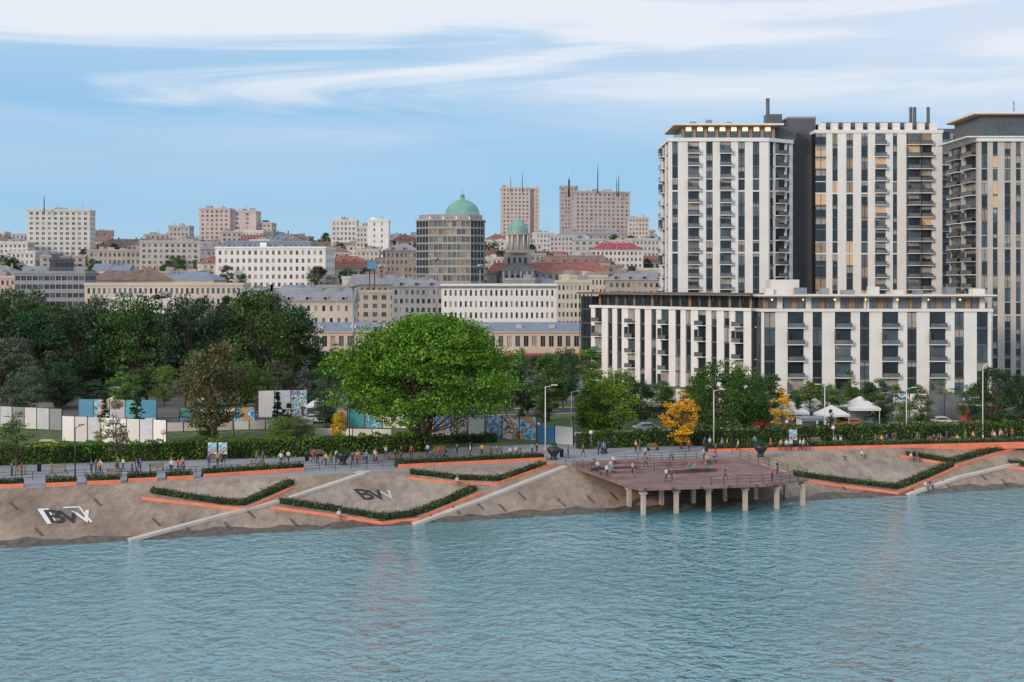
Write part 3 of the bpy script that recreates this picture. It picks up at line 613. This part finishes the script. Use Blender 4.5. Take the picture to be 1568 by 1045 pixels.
    BSP=mat('warm_grey_stone',(.52,.49,.45),.8,.12,.3)
    facade(mb,T(0,0),W,4.5,nf,fh,[('p',.8)]+[('t',1.5),('p',1.3),('t',1.2),('p',1.7)]*5,BSP,OPW+[GCUR],band=5)
    facade(mb,T(0,D,-math.pi/2),D-.3,4.5,nf,fh,[('p',.5),('b',3),('p',1),('b',3),('p',.5)],BSP,OP)
    mb.box(-.5,W,-.5,D,z1,z1+.9,WHITE); mb.box(-3,W,-.9,D,z1+.9,z1+1.2,WHITE); mb.box(1,W,1.5,D-1,z1+1.2,z1+6.2,DKGREY)
    for i in range(8): mb.box(2+i*3,3.7+i*3,1.42,1.5,z1+1.8,z1+4.4,GBL)
    mb.box(-.6,W,.2,D,z1+6.2,z1+6.45,TIMBER); mb.box(-.9,W,-.1,D+.2,z1+6.452,z1+7,WHITE)
    mb.cyl((10,5,z1+7),(10,5,z1+10),.15,.15,METAL,6); mb.obj('residential_tower',(x0,d,0))
towerA()
def lowrise():
    A=Vector((gx(905,338),338,0)); B=Vector((gx(1150,298),298,0)); L=(B-A).length; a=math.atan2(B.y-A.y,B.x-A.x); z0=4.5; z1=21.6; nf=5; fh=(z1-z0)/nf; D=16
    mb=MB(); shell(mb,L,D,z0,z1)
    cells=[('p',1.4)]
    for i in range(13): cells+=[('t' if i%3 else 'b',1.6 if i%3 else 2.4),('p',1.6 if i%2 else 2.1)]
    facade(mb,T(0,0),L,z0,nf,fh,cells,WHITE,OPL[:4]+[GCUR,GDK])
    facade(mb,T(L,.3,math.pi/2),D-.3,z0,nf,fh,regcells(3,1.4,2),DKGREY,OP)
    mb.box(-.3,L+.3,-.3,D+.3,z1,z1+.6,WHITE); mb.box(0,L-1,2.4,D-1,z1+.6,z1+3.2,GDK)
    for i in range(17): mb.box(.3+i*3,1.0+i*3,2.2,2.5,z1+.6,z1+3.2,DKGREY if i%2 else TIMBER)
    for i in range(12): mb.cyl((.4+i*4.4,-.1,z1+.6),(.4+i*4.4,-.1,z1+3.2),.1,.1,DKMET,6)
    mb.box(-4.5,L+.2,-.6,D,z1+3.2,z1+3.42,TIMBER); mb.box(-4.6,L+.3,-.7,D+.1,z1+3.422,z1+3.65,DKGREY)
    for i in range(6):
        mb.box(-4.4,-.04,.3,8,z0+i*3.3,z0+.35+i*3.3,DKGREY); mb.box(-4.2,-.05,.5,7.8,z0+.36+i*3.3,z0+3.29+i*3.3,GDK)
    for i in range(4): mb.box(-4.4+i*1.4,-4.25+i*1.4,.2,.3,z0,z1+3.2,DKMET)
    mb.obj('lowrise_apartment_block',A,a)
    d=293; x0=gx(1166,d); W=gx(1518,d)-x0; mb=MB(); shell(mb,W,D,z0,z1)
    cells=[('p',.5),('t',2),('p',2.2)]
    for i in range(8): cells+=[('t' if i%2 else 'b',1.7 if i%2 else 2.9),('p',2.3 if i%2 else 1.6)]
    cells+=[('t',2),('p',.6)]
    facade(mb,T(0,0),W,z0,nf,fh,cells,WHITE,OPL+[GDK,GBL,GCUR])
    facade(mb,T(0,D,-math.pi/2),D-.3,z0,nf,fh,[('g',1),('t',2),('g',1),('b',2.5),('g',1),('t',2),('g',.5)],DKGREY,OP)
    facade(mb,T(W,.3,math.pi/2),D-.3,z0,nf,fh,regcells(3,1.4,2),WHITE,OP)
    mb.box(-.3,W+.3,-.3,D+.3,z1,z1+.6,WHITE); mb.box(.5,W-1,2.2,D-1,z1+.6,z1+3.0,GMD)
    for i in range(16): mb.box(.6+i*3,1.7+i*3,2,2.25,z1+.6,z1+3,WHITE if i%2 else TIMBER)
    for i in range(7): mb.box(2.4+i*6.5,2.7+i*6.5,1.9,2.1,z1+2.3,z1+2.6,LAMPG)
    for i in range(12): mb.cyl((.2+i*4.3,-.1,z1+.6),(.2+i*4.3,-.1,z1+3),.08,.08,DKMET,6)
    mb.box(-.8,W+.8,-.8,D,z1+3.0,z1+3.22,TIMBER); mb.box(-.9,W+.9,-.9,D+.1,z1+3.222,z1+3.5,WHITE)
    for i in range(9):
        b=2+i*5.3+random.uniform(-1,1); mb.box(b,b+random.uniform(1.5,3),5,8,z1+3.5,z1+random.uniform(4.2,5.2),random.choice([METAL,OFFW,MIDGREY]))
    mb.box(3,9,6,12,z1+3.5,z1+6.6,OFFW)
    mb.obj('lowrise_apartment_block',(x0,d,0))
lowrise()
# ---------------------------------------------------------------- street furniture
def lamp_mesh(h,mt,double=False):
    mb=MB(); mb.cyl((0,0,0),(0,0,.5),.16,.13,mt,8); mb.cyl((0,0,.5),(0,0,h),.09,.055,mt,8)
    for sx in ((-1,1) if double else (1,)):
        mb.cyl((0,0,h-.1),(sx*1.1,0,h+.15),.04,.035,mt,6); mb.box(min(sx*.8,sx*1.6),max(sx*.8,sx*1.6),-.14,.14,h+.12,h+.22,mt)
    return mb.mesh('street_lamp')
LW=lamp_mesh(9,WMET); LDK=lamp_mesh(6,DKMET); LT=lamp_mesh(9,WMET,True)
for px,py,top_ in [(835,702,592),(1093,688,598),(1263,676,590),(1388,674,595),(1505,672,560),(875,665,600),(612,640,560)]:
    p=gz(px,py); h=(py-top_)*p.y/F; place(random.choice([LW,LW,LT]),'street_lamp',p,random.uniform(-.4,.4),(1,1,h/9))
for px,py,top_ in [(115,742,655),(358,692,630),(535,690,625),(948,672,620),(1180,676,610),(700,680,640),(20,700,640)]:
    p=gz(px,py); h=(py-top_)*p.y/F; place(LDK,'street_lamp',p,random.uniform(-.5,3),(1,1,h/6))
mb=MB(); mb.cyl((0,0,0),(0,0,24),.35,.18,METAL,8); mb.lathe([(0.9,23.6),(1.1,24),(.9,24.4),(0,24.5)],METAL,12)
mm=mb.mesh('floodlight_mast')
for px,d,s in [(541,330,.95),(668,470,1.3),(735,460,1.2)]: place(mm,'floodlight_mast',(gx(px,d),d,4),0,(1,1,s))
def bench_mesh():
    mb=MB()
    for i in range(4): mb.box(-.9,.9,-.25+i*.13,-.14+i*.13,.42,.47,TIMBER)
    for i in range(3): mb.box(-.9,.9,.27+i*.03,.31+i*.03,.55+i*.14,.66+i*.14,TIMBER)
    for x in(-.8,.75): mb.box(x,x+.06,-.22,.26,0,.415,DKMET); mb.box(x,x+.06,.3,.36,.3,.95,DKMET)
    return mb.mesh('park_bench')
BN=bench_mesh()
for px,py in [(28,727),(90,724),(175,731),(240,722),(330,708),(485,700),(675,694),(745,694),(1350,676),(1250,680),(1000,690)]:
    place(BN,'park_bench',gz(px,py,4.515),BA+random.uniform(-.2,.2))
mb=MB(); mb.lathe([(0,.0),(.45,0),(.55,.15),(.35,.3),(.4,.5),(.85,1.1),(.95,1.5),(.85,1.55),(.75,1.4),(0,1.35)],DKMET,16); VM=mb.mesh('flower_urn')
for px,py in [(525,712),(848,704),(925,694),(1165,700)]:
    p=gz(px,py,4.515); place(VM,'flower_urn',p); q=tree(px,py,14,14,'b',GM,'shrub'); q.location=(p.x,p.y,5.6); q.scale=(.13,.13,.12)
mb=MB(); mb.lathe([(0,0),(.25,0),(.28,.9),(.3,.92),(.3,1),(.12,1.12),(0,1.12)],DKMET,12); BM=mb.mesh('litter_bin')
for px,py in [(60,722),(210,716),(470,706),(720,690),(860,700),(1200,688),(1290,682)]: place(BM,'litter_bin',gz(px,py,4.515))
def hoard(name,px0,py0,px1,py1,h,mats,step=2.5,post=DKMET):
    a=gz(px0,py0);b=gz(px1,py1); L=(b-a).length; k=int(L/step); mb=MB(); st=L/k
    for i in range(k):
        mb.box(i*st+.06,(i+1)*st-.06,-.04,.04,.1,h,mats[i%len(mats)]); mb.box(i*st-.06,i*st+.06,-.08,.08,0,h+.15,post)
    mb.box(L-.06,L+.06,-.08,.08,0,h+.15,post)
    mb.obj(name,a,math.atan2(b.y-a.y,b.x-a.x))
def artmat(name,sc_,cols):
    m,nt,b=newmat(name); n=nt.nodes; l=nt.links; tc=n.new('ShaderNodeTexCoord')
    no=n.new('ShaderNodeTexNoise'); no.inputs['Scale'].default_value=sc_; no.inputs['Detail'].default_value=1
    l.new(tc.outputs['Object'],no.inputs['Vector'])
    cr=n.new('ShaderNodeValToRGB'); cr.color_ramp.interpolation='CONSTANT'; e=cr.color_ramp.elements; e[0].color=(*cols[0],1); e[1].color=(*cols[1],1); e[1].position=.35
    for i,c in enumerate(cols[2:]): q=e.new(.43+.07*i); q.color=(*c,1)
    l.new(no.outputs['Fac'],cr.inputs['Fac']); l.new(cr.outputs['Color'],b.inputs['Base Color']); b.inputs['Roughness'].default_value=.6; return m
ART1=artmat('mural_print',.9,[(.6,.5,.4),(.12,.1,.1),(.7,.6,.45),(.4,.15,.1),(.75,.72,.7)]); ART2=artmat('mural_teal',1.1,[(.02,.3,.45),(.5,.2,.25),(.1,.5,.55),(.7,.7,.68),(.1,.1,.12)]); ART3=artmat('mural_blue',.8,[(.05,.2,.5),(.1,.45,.6),(.6,.65,.68),(.1,.3,.6),(.6,.3,.1)])
PANEL=mat('fence_panel_grey',(.55,.57,.6),.6,.2,.6)
hoard('white_fence',95,676,255,684,3.7,[WHITE,OFFW,PANEL,WHITE],2.1); hoard('white_fence',0,655,95,660,3.4,[PANEL,MIDGREY,OFFW])
hoard('mural_hoarding',640,668,822,675,3.4,[ART1,ART3,ART1,WHITE,ART3]); hoard('white_fence',822,678,878,683,2.6,[HBLUE,WHITE])
hoard('mural_hoarding',505,655,640,657,2.8,[WHITE,HTEAL,ART3,OFFW]); hoard('mural_hoarding',395,640,470,638,4.6,[OFFW,PANEL,ART2,WHITE]); hoard('white_fence',480,668,600,670,1.2,[OFFW,WHITE])
hoard('white_fence',950,622,1180,622,3.2,[WHITE,OFFW]); hoard('mural_hoarding',1340,640,1500,643,4.2,[GMD,ART2,WHITE,GMD]); hoard('white_fence',255,662,480,656,1.4,[OFFW,PATHC])
hoard('mural_hoarding',780,600,880,602,2.8,[HRED,WHITE,HBLUE,ART3]); hoard('white_fence',1180,640,1340,640,2.6,[WHITE,CANV,HTEAL])
hoard('mural_hoarding',120,640,240,642,3.2,[HBLUE,ART3,PANEL,HTEAL]); hoard('mural_hoarding',275,648,390,646,2.4,[HTEAL,WHITE,OFFW,ART3])
def tent():
    mb=MB()
    for x in(0,5):
        for y in(0,5): mb.cyl((x,y,0),(x,y,2.5),.06,.06,WMET,6)
    mb.add([(-.2,-.2,2.4),(5.2,-.2,2.4),(5.2,5.2,2.4),(-.2,5.2,2.4),(-.2,-.2,2.8),(5.2,-.2,2.8),(5.2,5.2,2.8),(-.2,5.2,2.8),(2.5,2.5,4.6)],[(0,1,5,4),(1,2,6,5),(2,3,7,6),(3,0,4,7),(4,5,8),(5,6,8),(6,7,8),(7,4,8)],CANV)
    mb.box(0,5,4.9,5,0,2.4,CANV); return mb.mesh('market_tent')
TM=tent()
for px,py,s in [(1195,656,.9),(1230,650,.9),(1265,658,.8),(1300,652,1),(985,640,.8),(790,668,.6),(470,640,.7),(150,640,.8)]: place(TM,'market_tent',gz(px,py),random.uniform(-.3,.3),(s,s,s))
def kiosk(px,py,w,h,m1,m2):
    mb=MB(); mb.box(0,w,0,2.6,0,h,m1); mb.box(-.2,w+.2,-.6,2.8,h,h+.2,m2); mb.box(.3,w*.6,-.05,.02,1,h-.3,GBL); mb.box(w*.7,w*.9,-.05,.02,0,h-.3,DKMET); mb.obj('kiosk',gz(px,py),random.uniform(-.1,.2))
for a in [(1225,668,4,2.6,WHITE,GRYR),(165,620,6,3,HBLUE,WHITE),(305,640,4,3,HTEAL,WHITE),(1480,650,6,3,HRED,WHITE),(600,640,5,3,WHITE,HRED),(40,625,7,3.4,GREYB,GRYR),(1110,642,5,2.8,HRED,WHITE),(900,640,4,3,WHITE,HBLUE),(1355,634,5,3.4,HRED,GRYR)]: kiosk(*a)
def car_mesh():
    mb=MB(); prof=[(-2.1,.35),(-2.15,.8),(-1.9,.98),(-1.35,1.02),(-.75,1.45),(.7,1.48),(1.35,1.02),(2.05,.86),(2.15,.6),(2.1,.35)]
    n=len(prof); w=.85; vs=[(x,-w+(.14 if z>1.1 else 0),z) for x,z in prof]+[(x,w-(.14 if z>1.1 else 0),z) for x,z in prof]
    mb.add(vs,[tuple(range(n))[::-1],tuple(range(n,2*n))]+[(i,(i+1)%n,n+(i+1)%n,n+i) for i in range(n)],CARP)
    for s in(-1,1):
        mb.add([(-1.2,s*.865,1.04),(1.15,s*.865,1.04),(.62,s*.72,1.42),(-.7,s*.72,1.4)],[(0,1,2,3)],GDK)
        for x in(-1.3,1.3): mb.cyl((x,s*.68,.33),(x,s*.9,.33),.33,.33,RUBBER,14); mb.cyl((x,s*.9,.33),(x,s*.91,.33),.18,.18,METAL,10)
    mb.add([(.78,-.68,1.46),(.78,.68,1.46),(1.34,.78,1.07),(1.34,-.78,1.07)],[(0,1,2,3)],GDK); mb.add([(-.83,-.68,1.43),(-.83,.68,1.43),(-1.34,.78,1.07),(-1.34,-.78,1.07)],[(0,1,2,3)],GDK)
    mb.box(2.1,2.17,-.75,-.45,.62,.78,LINEW); mb.box(2.1,2.17,.45,.75,.62,.78,LINEW); mb.box(-2.17,-2.1,-.78,-.5,.72,.88,HRED); mb.box(-2.17,-2.1,.5,.78,.72,.88,HRED)
    return mb.mesh('parked_car')
CM=car_mesh()
for px,py,c in [(70,690,(.5,.45,.05)),(990,662,(.5,.52,.55)),(1158,655,(.6,.04,.04)),(1305,655,(.6,.2,.05)),(1330,660,(.05,.06,.08)),(1345,648,(.1,.2,.4)),(1130,655,(.6,.6,.6)),(300,650,(.1,.15,.3)),(480,648,(.6,.6,.62)),(700,655,(.5,.05,.05)),(560,648,(.1,.2,.4)),(1440,652,(.6,.6,.6)),(1505,658,(.3,.05,.06)),(230,655,(.7,.7,.7)),(1020,640,(.1,.1,.12)),(1260,640,(.5,.5,.52))]:
    place(CM,'parked_car',gz(px,py,4.52),random.choice([.1,.2,3.3,.3]),(1,1,1),c)
# ---------------------------------------------------------------- people
def person_mesh(pose,name='person'):
    J={};E=[]
    def j(k,p,r,reg): J[k]=(Vector(p),r,reg)
    j('pel',(0,0,.96),.14,'P'); j('bel',(0,0,1.1),.125,'S'); j('che',(0,0,1.3),.15,'S'); j('nb',(0,0,1.46),.07,'K'); j('nt',(0,-.01,1.55),.055,'K')
    for s,n in((-1,'L'),(1,'R')):
        j('sh'+n,(s*.18,0,1.42),.06,'S'); f=.12*s if pose=='walk' else 0
        j('el'+n,(s*.25,f*.4+.02,1.14),.045,'S'); j('wr'+n,(s*.27,f-.08,.9),.032,'K')
        j('pa'+n,(s*.27,f-.1,.83),.034,'K')
        for q,(dy,ln) in enumerate([(-.03,.07),(-.012,.085),(.008,.08),(.026,.06)]): j('f%d%s'%(q,n),(s*.272,f-.1+dy-.01,.79-ln),.009,'K')
        j('th'+n,(s*.25,f-.15,.79),.01,'K')
        st=.22*s if pose=='walk' else 0
        j('hi'+n,(s*.09,0,.9),.1,'P'); j('kn'+n,(s*.1,-st*.6-.01,.5),.06,'P'); j('an'+n,(s*.1,-st*1.1+.02+(.08 if st<0 else 0),.09),.042,'P'); j('to'+n,(s*.11,-st*1.1-.14,.05),.04,'F')
    if pose=='sit':
        for k,(p,r,g) in list(J.items()):
            if k[:2] in('kn',): p=Vector((p.x*1.2,-.44,.52))
            elif k[:2]=='an': p=Vector((p.x*1.2,-.44,.1))
            elif k[:2]=='to': p=Vector((p.x*1.2,-.6,.05))
            elif k[:2] in('hi',): p=Vector((p.x,-.02,.52))
            else: p=Vector((p.x,p.y,p.z-.42))
            J[k]=(p,r,g)
        for s,n in((-1,'L'),(1,'R')):
            dl_=Vector((-s*.12,-.22,.02))
            for k in J:
                if k.endswith(n) and (k[:2] in('wr','pa','th') or k[0]=='f'): J[k]=(J[k][0]+dl_+Vector((0,0,.08)),J[k][1],J[k][2])
    E=[('pel','bel'),('bel','che'),('che','nb'),('nb','nt')]
    for n in'LR': E+=[('che','sh'+n),('sh'+n,'el'+n),('el'+n,'wr'+n),('wr'+n,'pa'+n),('pa'+n,'th'+n),('pel','hi'+n),('hi'+n,'kn'+n),('kn'+n,'an'+n),('an'+n,'to'+n)]+[('pa'+n,'f%d%s'%(q,n)) for q in range(4)]
    ks=list(J); me=bpy.data.meshes.new(name); me.from_pydata([J[k][0] for k in ks],[(ks.index(a),ks.index(b)) for a,b in E],[])
    o=bpy.data.objects.new('t',me); sc.collection.objects.link(o); sk=o.modifiers.new('s','SKIN')
    for i,k in enumerate(ks): me.skin_vertices[0].data[i].radius=(J[k][1],J[k][1]*(.75 if k in('che','bel','pel') else 1)); me.skin_vertices[0].data[i].use_root=(k=='pel')
    sub=o.modifiers.new('u','SUBSURF'); sub.levels=1; bpy.context.view_layer.update()
    m2=bpy.data.meshes.new_from_object(o.evaluated_get(bpy.context.evaluated_depsgraph_get())); bpy.data.objects.remove(o)
    mb=MB(); MT={'S':SHIRT,'P':PANTS,'K':SKIN,'F':SHOE}
    seg=[]
    for a,b in E:
        for f in(0,.33,.66,1): seg.append((J[a][0].lerp(J[b][0],f),J[b][2] if f>.3 else J[a][2]))
    for k in MT: mb.mi(MT[k])
    vs=[tuple(v.co) for v in m2.vertices]; mb.v=vs
    for p in m2.polygons:
        c=p.center; g=min(seg,key=lambda q:(q[0]-c).length)[1]; mb.f.append(tuple(p.vertices)); mb.m.append(mb.mi(MT[g])); mb.sm.append(True)
    h=J['nt'][0]+Vector((0,-.015,.12))
    def ell(c,r,mt,n=10,zc=None):
        pr=[]; 
        for i in range(n+1):
            a=-math.pi/2+math.pi*i/n; pr.append((math.cos(a),math.sin(a)))
        o0=len(mb.v); mb.lathe(pr,mt,12); 
        for i in range(o0,len(mb.v)):
            x,y,z=mb.v[i]; tp=1-.18*max(0,-z); mb.v[i]=(c[0]+x*r[0]*tp,c[1]+y*r[1]*tp,c[2]+z*r[2])
    ell(h,(.075,.095,.12),SKIN); ell(h+Vector((0,.022,.03)),(.083,.095,.108),HAIR); ell(h+Vector((0,-.1,-.01)),(.012,.018,.025),SKIN,5)
    for s in(-1,1): ell(h+Vector((s*.078,0,-.005)),(.01,.02,.03),SKIN,5); ell(h+Vector((s*.03,-.088,.012)),(.011,.008,.008),HAIR,5)
    ell(h+Vector((0,-.087,-.055)),(.025,.01,.008),HRED,5)
    return mb.mesh(name)
PM={k:person_mesh(k) for k in('stand','walk','sit')}
cols=[(.7,.7,.7),(.6,.05,.05),(.05,.08,.3),(.03,.03,.035),(.1,.35,.5),(.7,.4,.1),(.65,.6,.55),(.05,.25,.1),(.75,.75,.72),(.03,.03,.04)]
def person(p,pose,rz=None,c=None): place(PM[pose],'person',p,random.uniform(0,6.28) if rz is None else rz,(1,1,1),c or random.choice(cols))
ppl=[(18,730,'stand'),(33,731,'stand'),(320,714,'stand'),(333,714,'stand'),(342,713,'walk'),(395,717,'sit'),(480,709,'walk'),(548,704,'sit'),(605,704,'sit'),(614,704,'stand'),(630,702,'walk'),(655,699,'walk'),(672,699,'sit'),(700,700,'walk'),(720,700,'stand'),(760,697,'sit'),(790,697,'sit'),
    (1225,690,'walk'),(1340,684,'stand'),(1350,684,'stand'),(1358,683,'walk'),(1372,682,'stand'),(1430,679,'sit'),(1440,679,'sit'),(1450,679,'stand'),(1478,678,'walk'),(1490,678,'stand'),(1320,685,'walk'),(1405,681,'walk'),(1550,674,'stand'),
    (140,728,'walk'),(152,727,'walk'),(215,724,'stand'),(262,720,'walk'),(430,712,'walk'),(515,709,'stand'),(575,706,'walk'),(738,699,'walk'),(815,698,'walk'),(822,698,'walk'),(870,701,'stand'),(893,700,'walk'),(1130,692,'walk'),(1180,690,'stand'),(1280,686,'walk'),(1466,679,'sit'),(1520,676,'walk'),(1055,692,'walk'),(980,693,'stand')]
rp=random.Random(5)
for i in range(34):
    px=rp.uniform(5,1560); f=px/1568; front=744-62*f; back=716-44*f; k=rp.uniform(.3,.9); py=front+(back-front)*k
    ppl.append((px,py,rp.choice(['walk','walk','stand'])))
    if rp.random()<.45: ppl.append((px+rp.uniform(7,10),py,'walk'))
for px,py,ps in ppl:
    q=gz(px,py,4.515)
    if ps=='sit': place(BN,'park_bench',q,BA)
    person(q,ps,BA if ps=='sit' else None)
def deckp(s,t,ps,rz,c,dzz=0): person(ST(s,t,dz(t)+.01+dzz),ps,rz,c)
deckp(27.6,-1.0,'walk',1.2,(.03,.03,.035)); deckp(13.7,3.6,'stand',.5,(.7,.7,.7)); deckp(17.4,4.2,'stand',2,(.5,.35,.3)); deckp(36,1,'stand',1,(.04,.05,.08)); deckp(33,12,'walk',1,(.1,.1,.15)); deckp(30.5,10.5,'stand',1,(.6,.6,.6)); deckp(21,8,'walk',1,(.6,.1,.1))
deckp(20,0,'walk',2,(.6,.6,.6)); deckp(20.8,0.1,'walk',2.1,(.1,.1,.3)); deckp(33,-3,'stand',.3,(.5,.1,.1)); deckp(26,11,'walk',1,None); deckp(23,12.6,'walk',4,None)
for s,t in [(25.2,4.2),(26,4.2),(27.5,4.2),(30,8.6),(15,5.2),(16,7.8),(14.8,10.4),(14.2,7.8),(31,8.6),(17.5,10.4)]: deckp(s,t,'sit',BA,None,0)
for px,py in [(519,796),(1424,748),(1417,750),(1395,706),(1404,707),(1320,702),(1290,704),(700,744)]: p=sl(px,py,0); person(p+Vector((0,0,-.05)),'sit',BA+.3,random.choice(cols))
mb=MB(); mb.cyl((0,0,0),(0,0,2.4),.04,.04,METAL,6); mb.cyl((0,-.05,2.5),(0,-.02,2.5),.35,.35,HRED,18); mb.cyl((0,-.06,2.5),(0,-.051,2.5),.26,.26,LINEW,18); SG=mb.mesh('traffic_sign')
for px,py in [(1276,682),(905,690),(250,690),(1205,672)]: place(SG,'traffic_sign',gz(px,py))
mb=MB(); mb.box(0,.06,0,.06,0,2.4,METAL); mb.box(1.14,1.2,0,.06,0,2.4,METAL); mb.box(.06,1.14,.01,.05,.9,2.4,ART3); IB=mb.mesh('information_board')
for px,py in [(1208,684),(318,706),(334,706)]: place(IB,'information_board',gz(px,py))
# ---------------------------------------------------------------- sky, sun, camera
w=bpy.data.worlds.new('World'); sc.world=w; w.use_nodes=True; nt=w.node_tree; n=nt.nodes; l=nt.links; bg=n['Background']
SE,SA=18,220
sky=n.new('ShaderNodeTexSky'); sky.sky_type='NISHITA'; sky.sun_disc=False; sky.sun_elevation=math.radians(SE); sky.sun_rotation=math.radians(SA); sky.air_density=1; sky.dust_density=.6; sky.ozone_density=2
tc=n.new('ShaderNodeTexCoord'); sx=n.new('ShaderNodeSeparateXYZ'); l.new(tc.outputs['Generated'],sx.inputs[0])
gr=n.new('ShaderNodeValToRGB'); e=gr.color_ramp.elements; e[0].position=0; e[0].color=(4.2,6.4,8.4,1); e[1].position=1; e[1].color=(6.2,7.1,8.8,1)
q=e.new(.05); q.color=(3.2,5.9,8.6,1); q=e.new(.12); q.color=(3.1,5.8,8.7,1); q=e.new(.2); q.color=(5.4,7.1,9.1,1); q=e.new(.35); q.color=(6.6,7.5,9.0,1)
l.new(sx.outputs['Z'],gr.inputs['Fac'])
m1=n.new('ShaderNodeMix'); m1.data_type='RGBA'; m1.inputs['Factor'].default_value=.88; l.new(sky.outputs[0],m1.inputs['A']); l.new(gr.outputs[0],m1.inputs['B'])
def cloud(sc_,scale,det,lo,hi,off=0,dist=.6,ry=.06,rough=.5):
    mp=n.new('ShaderNodeMapping'); mp.inputs['Scale'].default_value=sc_; mp.inputs['Location'].default_value=(off,0,off); mp.inputs['Rotation'].default_value=(0,ry,0)
    no=n.new('ShaderNodeTexNoise'); no.inputs['Scale'].default_value=scale; no.inputs['Detail'].default_value=det; no.inputs['Roughness'].default_value=rough; no.inputs['Distortion'].default_value=dist
    l.new(tc.outputs['Generated'],mp.inputs['Vector']); l.new(mp.outputs[0],no.inputs['Vector'])
    mr=n.new('ShaderNodeMapRange'); mr.interpolation_type='SMOOTHSTEP'; mr.inputs['From Min'].default_value=lo; mr.inputs['From Max'].default_value=hi; l.new(no.outputs['Fac'],mr.inputs['Value']); return mr.outputs[0]
def elev(a,b,lo,hi):
    el=n.new('ShaderNodeMapRange'); el.interpolation_type='SMOOTHSTEP'; el.inputs['From Min'].default_value=a; el.inputs['From Max'].default_value=b; el.inputs['To Min'].default_value=lo; el.inputs['To Max'].default_value=hi; l.new(sx.outputs['Z'],el.inputs['Value']); return el.outputs[0]
def layer(prev,fac,col):
    m=n.new('ShaderNodeMix'); m.data_type='RGBA'; l.new(fac,m.inputs['Factor']); l.new(prev,m.inputs['A']); m.inputs['B'].default_value=(*col,1); return m.outputs['Result']
def mul(a,b):
    m=n.new('ShaderNodeMath'); m.operation='MULTIPLY'; l.new(a,m.inputs[0]); l.new(b,m.inputs[1]); return m.outputs[0]
cur=m1.outputs['Result']
vx=n.new('ShaderNodeMapRange'); vx.interpolation_type='SMOOTHSTEP'; vx.inputs['From Min'].default_value=.0; vx.inputs['From Max'].default_value=.4; vx.inputs['To Min'].default_value=0; vx.inputs['To Max'].default_value=.7; l.new(sx.outputs['X'],vx.inputs['Value'])
cur=layer(cur,mul(vx.outputs[0],elev(.05,.17,.15,1.0)),(7.1,7.9,9.2))
cur=layer(cur,mul(cloud((1,1,7),2.0,5,.38,.66,7.3,.4),elev(.05,.17,.1,.8)),(6.6,7.6,9.0))
cur=layer(cur,mul(cloud((1,1,11),2.4,6,.43,.62,9.7,.8,.07,.55),elev(.085,.15,.04,.9)),(8.3,8.7,9.4))
l.new(cur,bg.inputs['Color']); bg.inputs['Strength'].default_value=.1
sun=bpy.data.lights.new('sun','SUN'); sun.energy=2.0; sun.angle=math.radians(14); sun.color=(1,.82,.65); so=bpy.data.objects.new('sun',sun); sc.collection.objects.link(so)
az=math.radians(SA); dirv=Vector((math.sin(az)*math.cos(math.radians(SE)),math.cos(az)*math.cos(math.radians(SE)),math.sin(math.radians(SE))))
so.rotation_euler=dirv.to_track_quat('Z','Y').to_euler()
cam=bpy.data.cameras.new('camera'); cam.lens=50; cam.sensor_width=36; cam.shift_y=-(522.5-HY)/1568; cam.clip_end=20000; cam.clip_start=.5
co=bpy.data.objects.new('camera',cam); co.location=(0,0,CH); co.rotation_euler=(math.pi/2,0,0); sc.collection.objects.link(co); sc.camera=co
sc.view_settings.view_transform='Standard'; sc.view_settings.look='None'; sc.view_settings.exposure=0
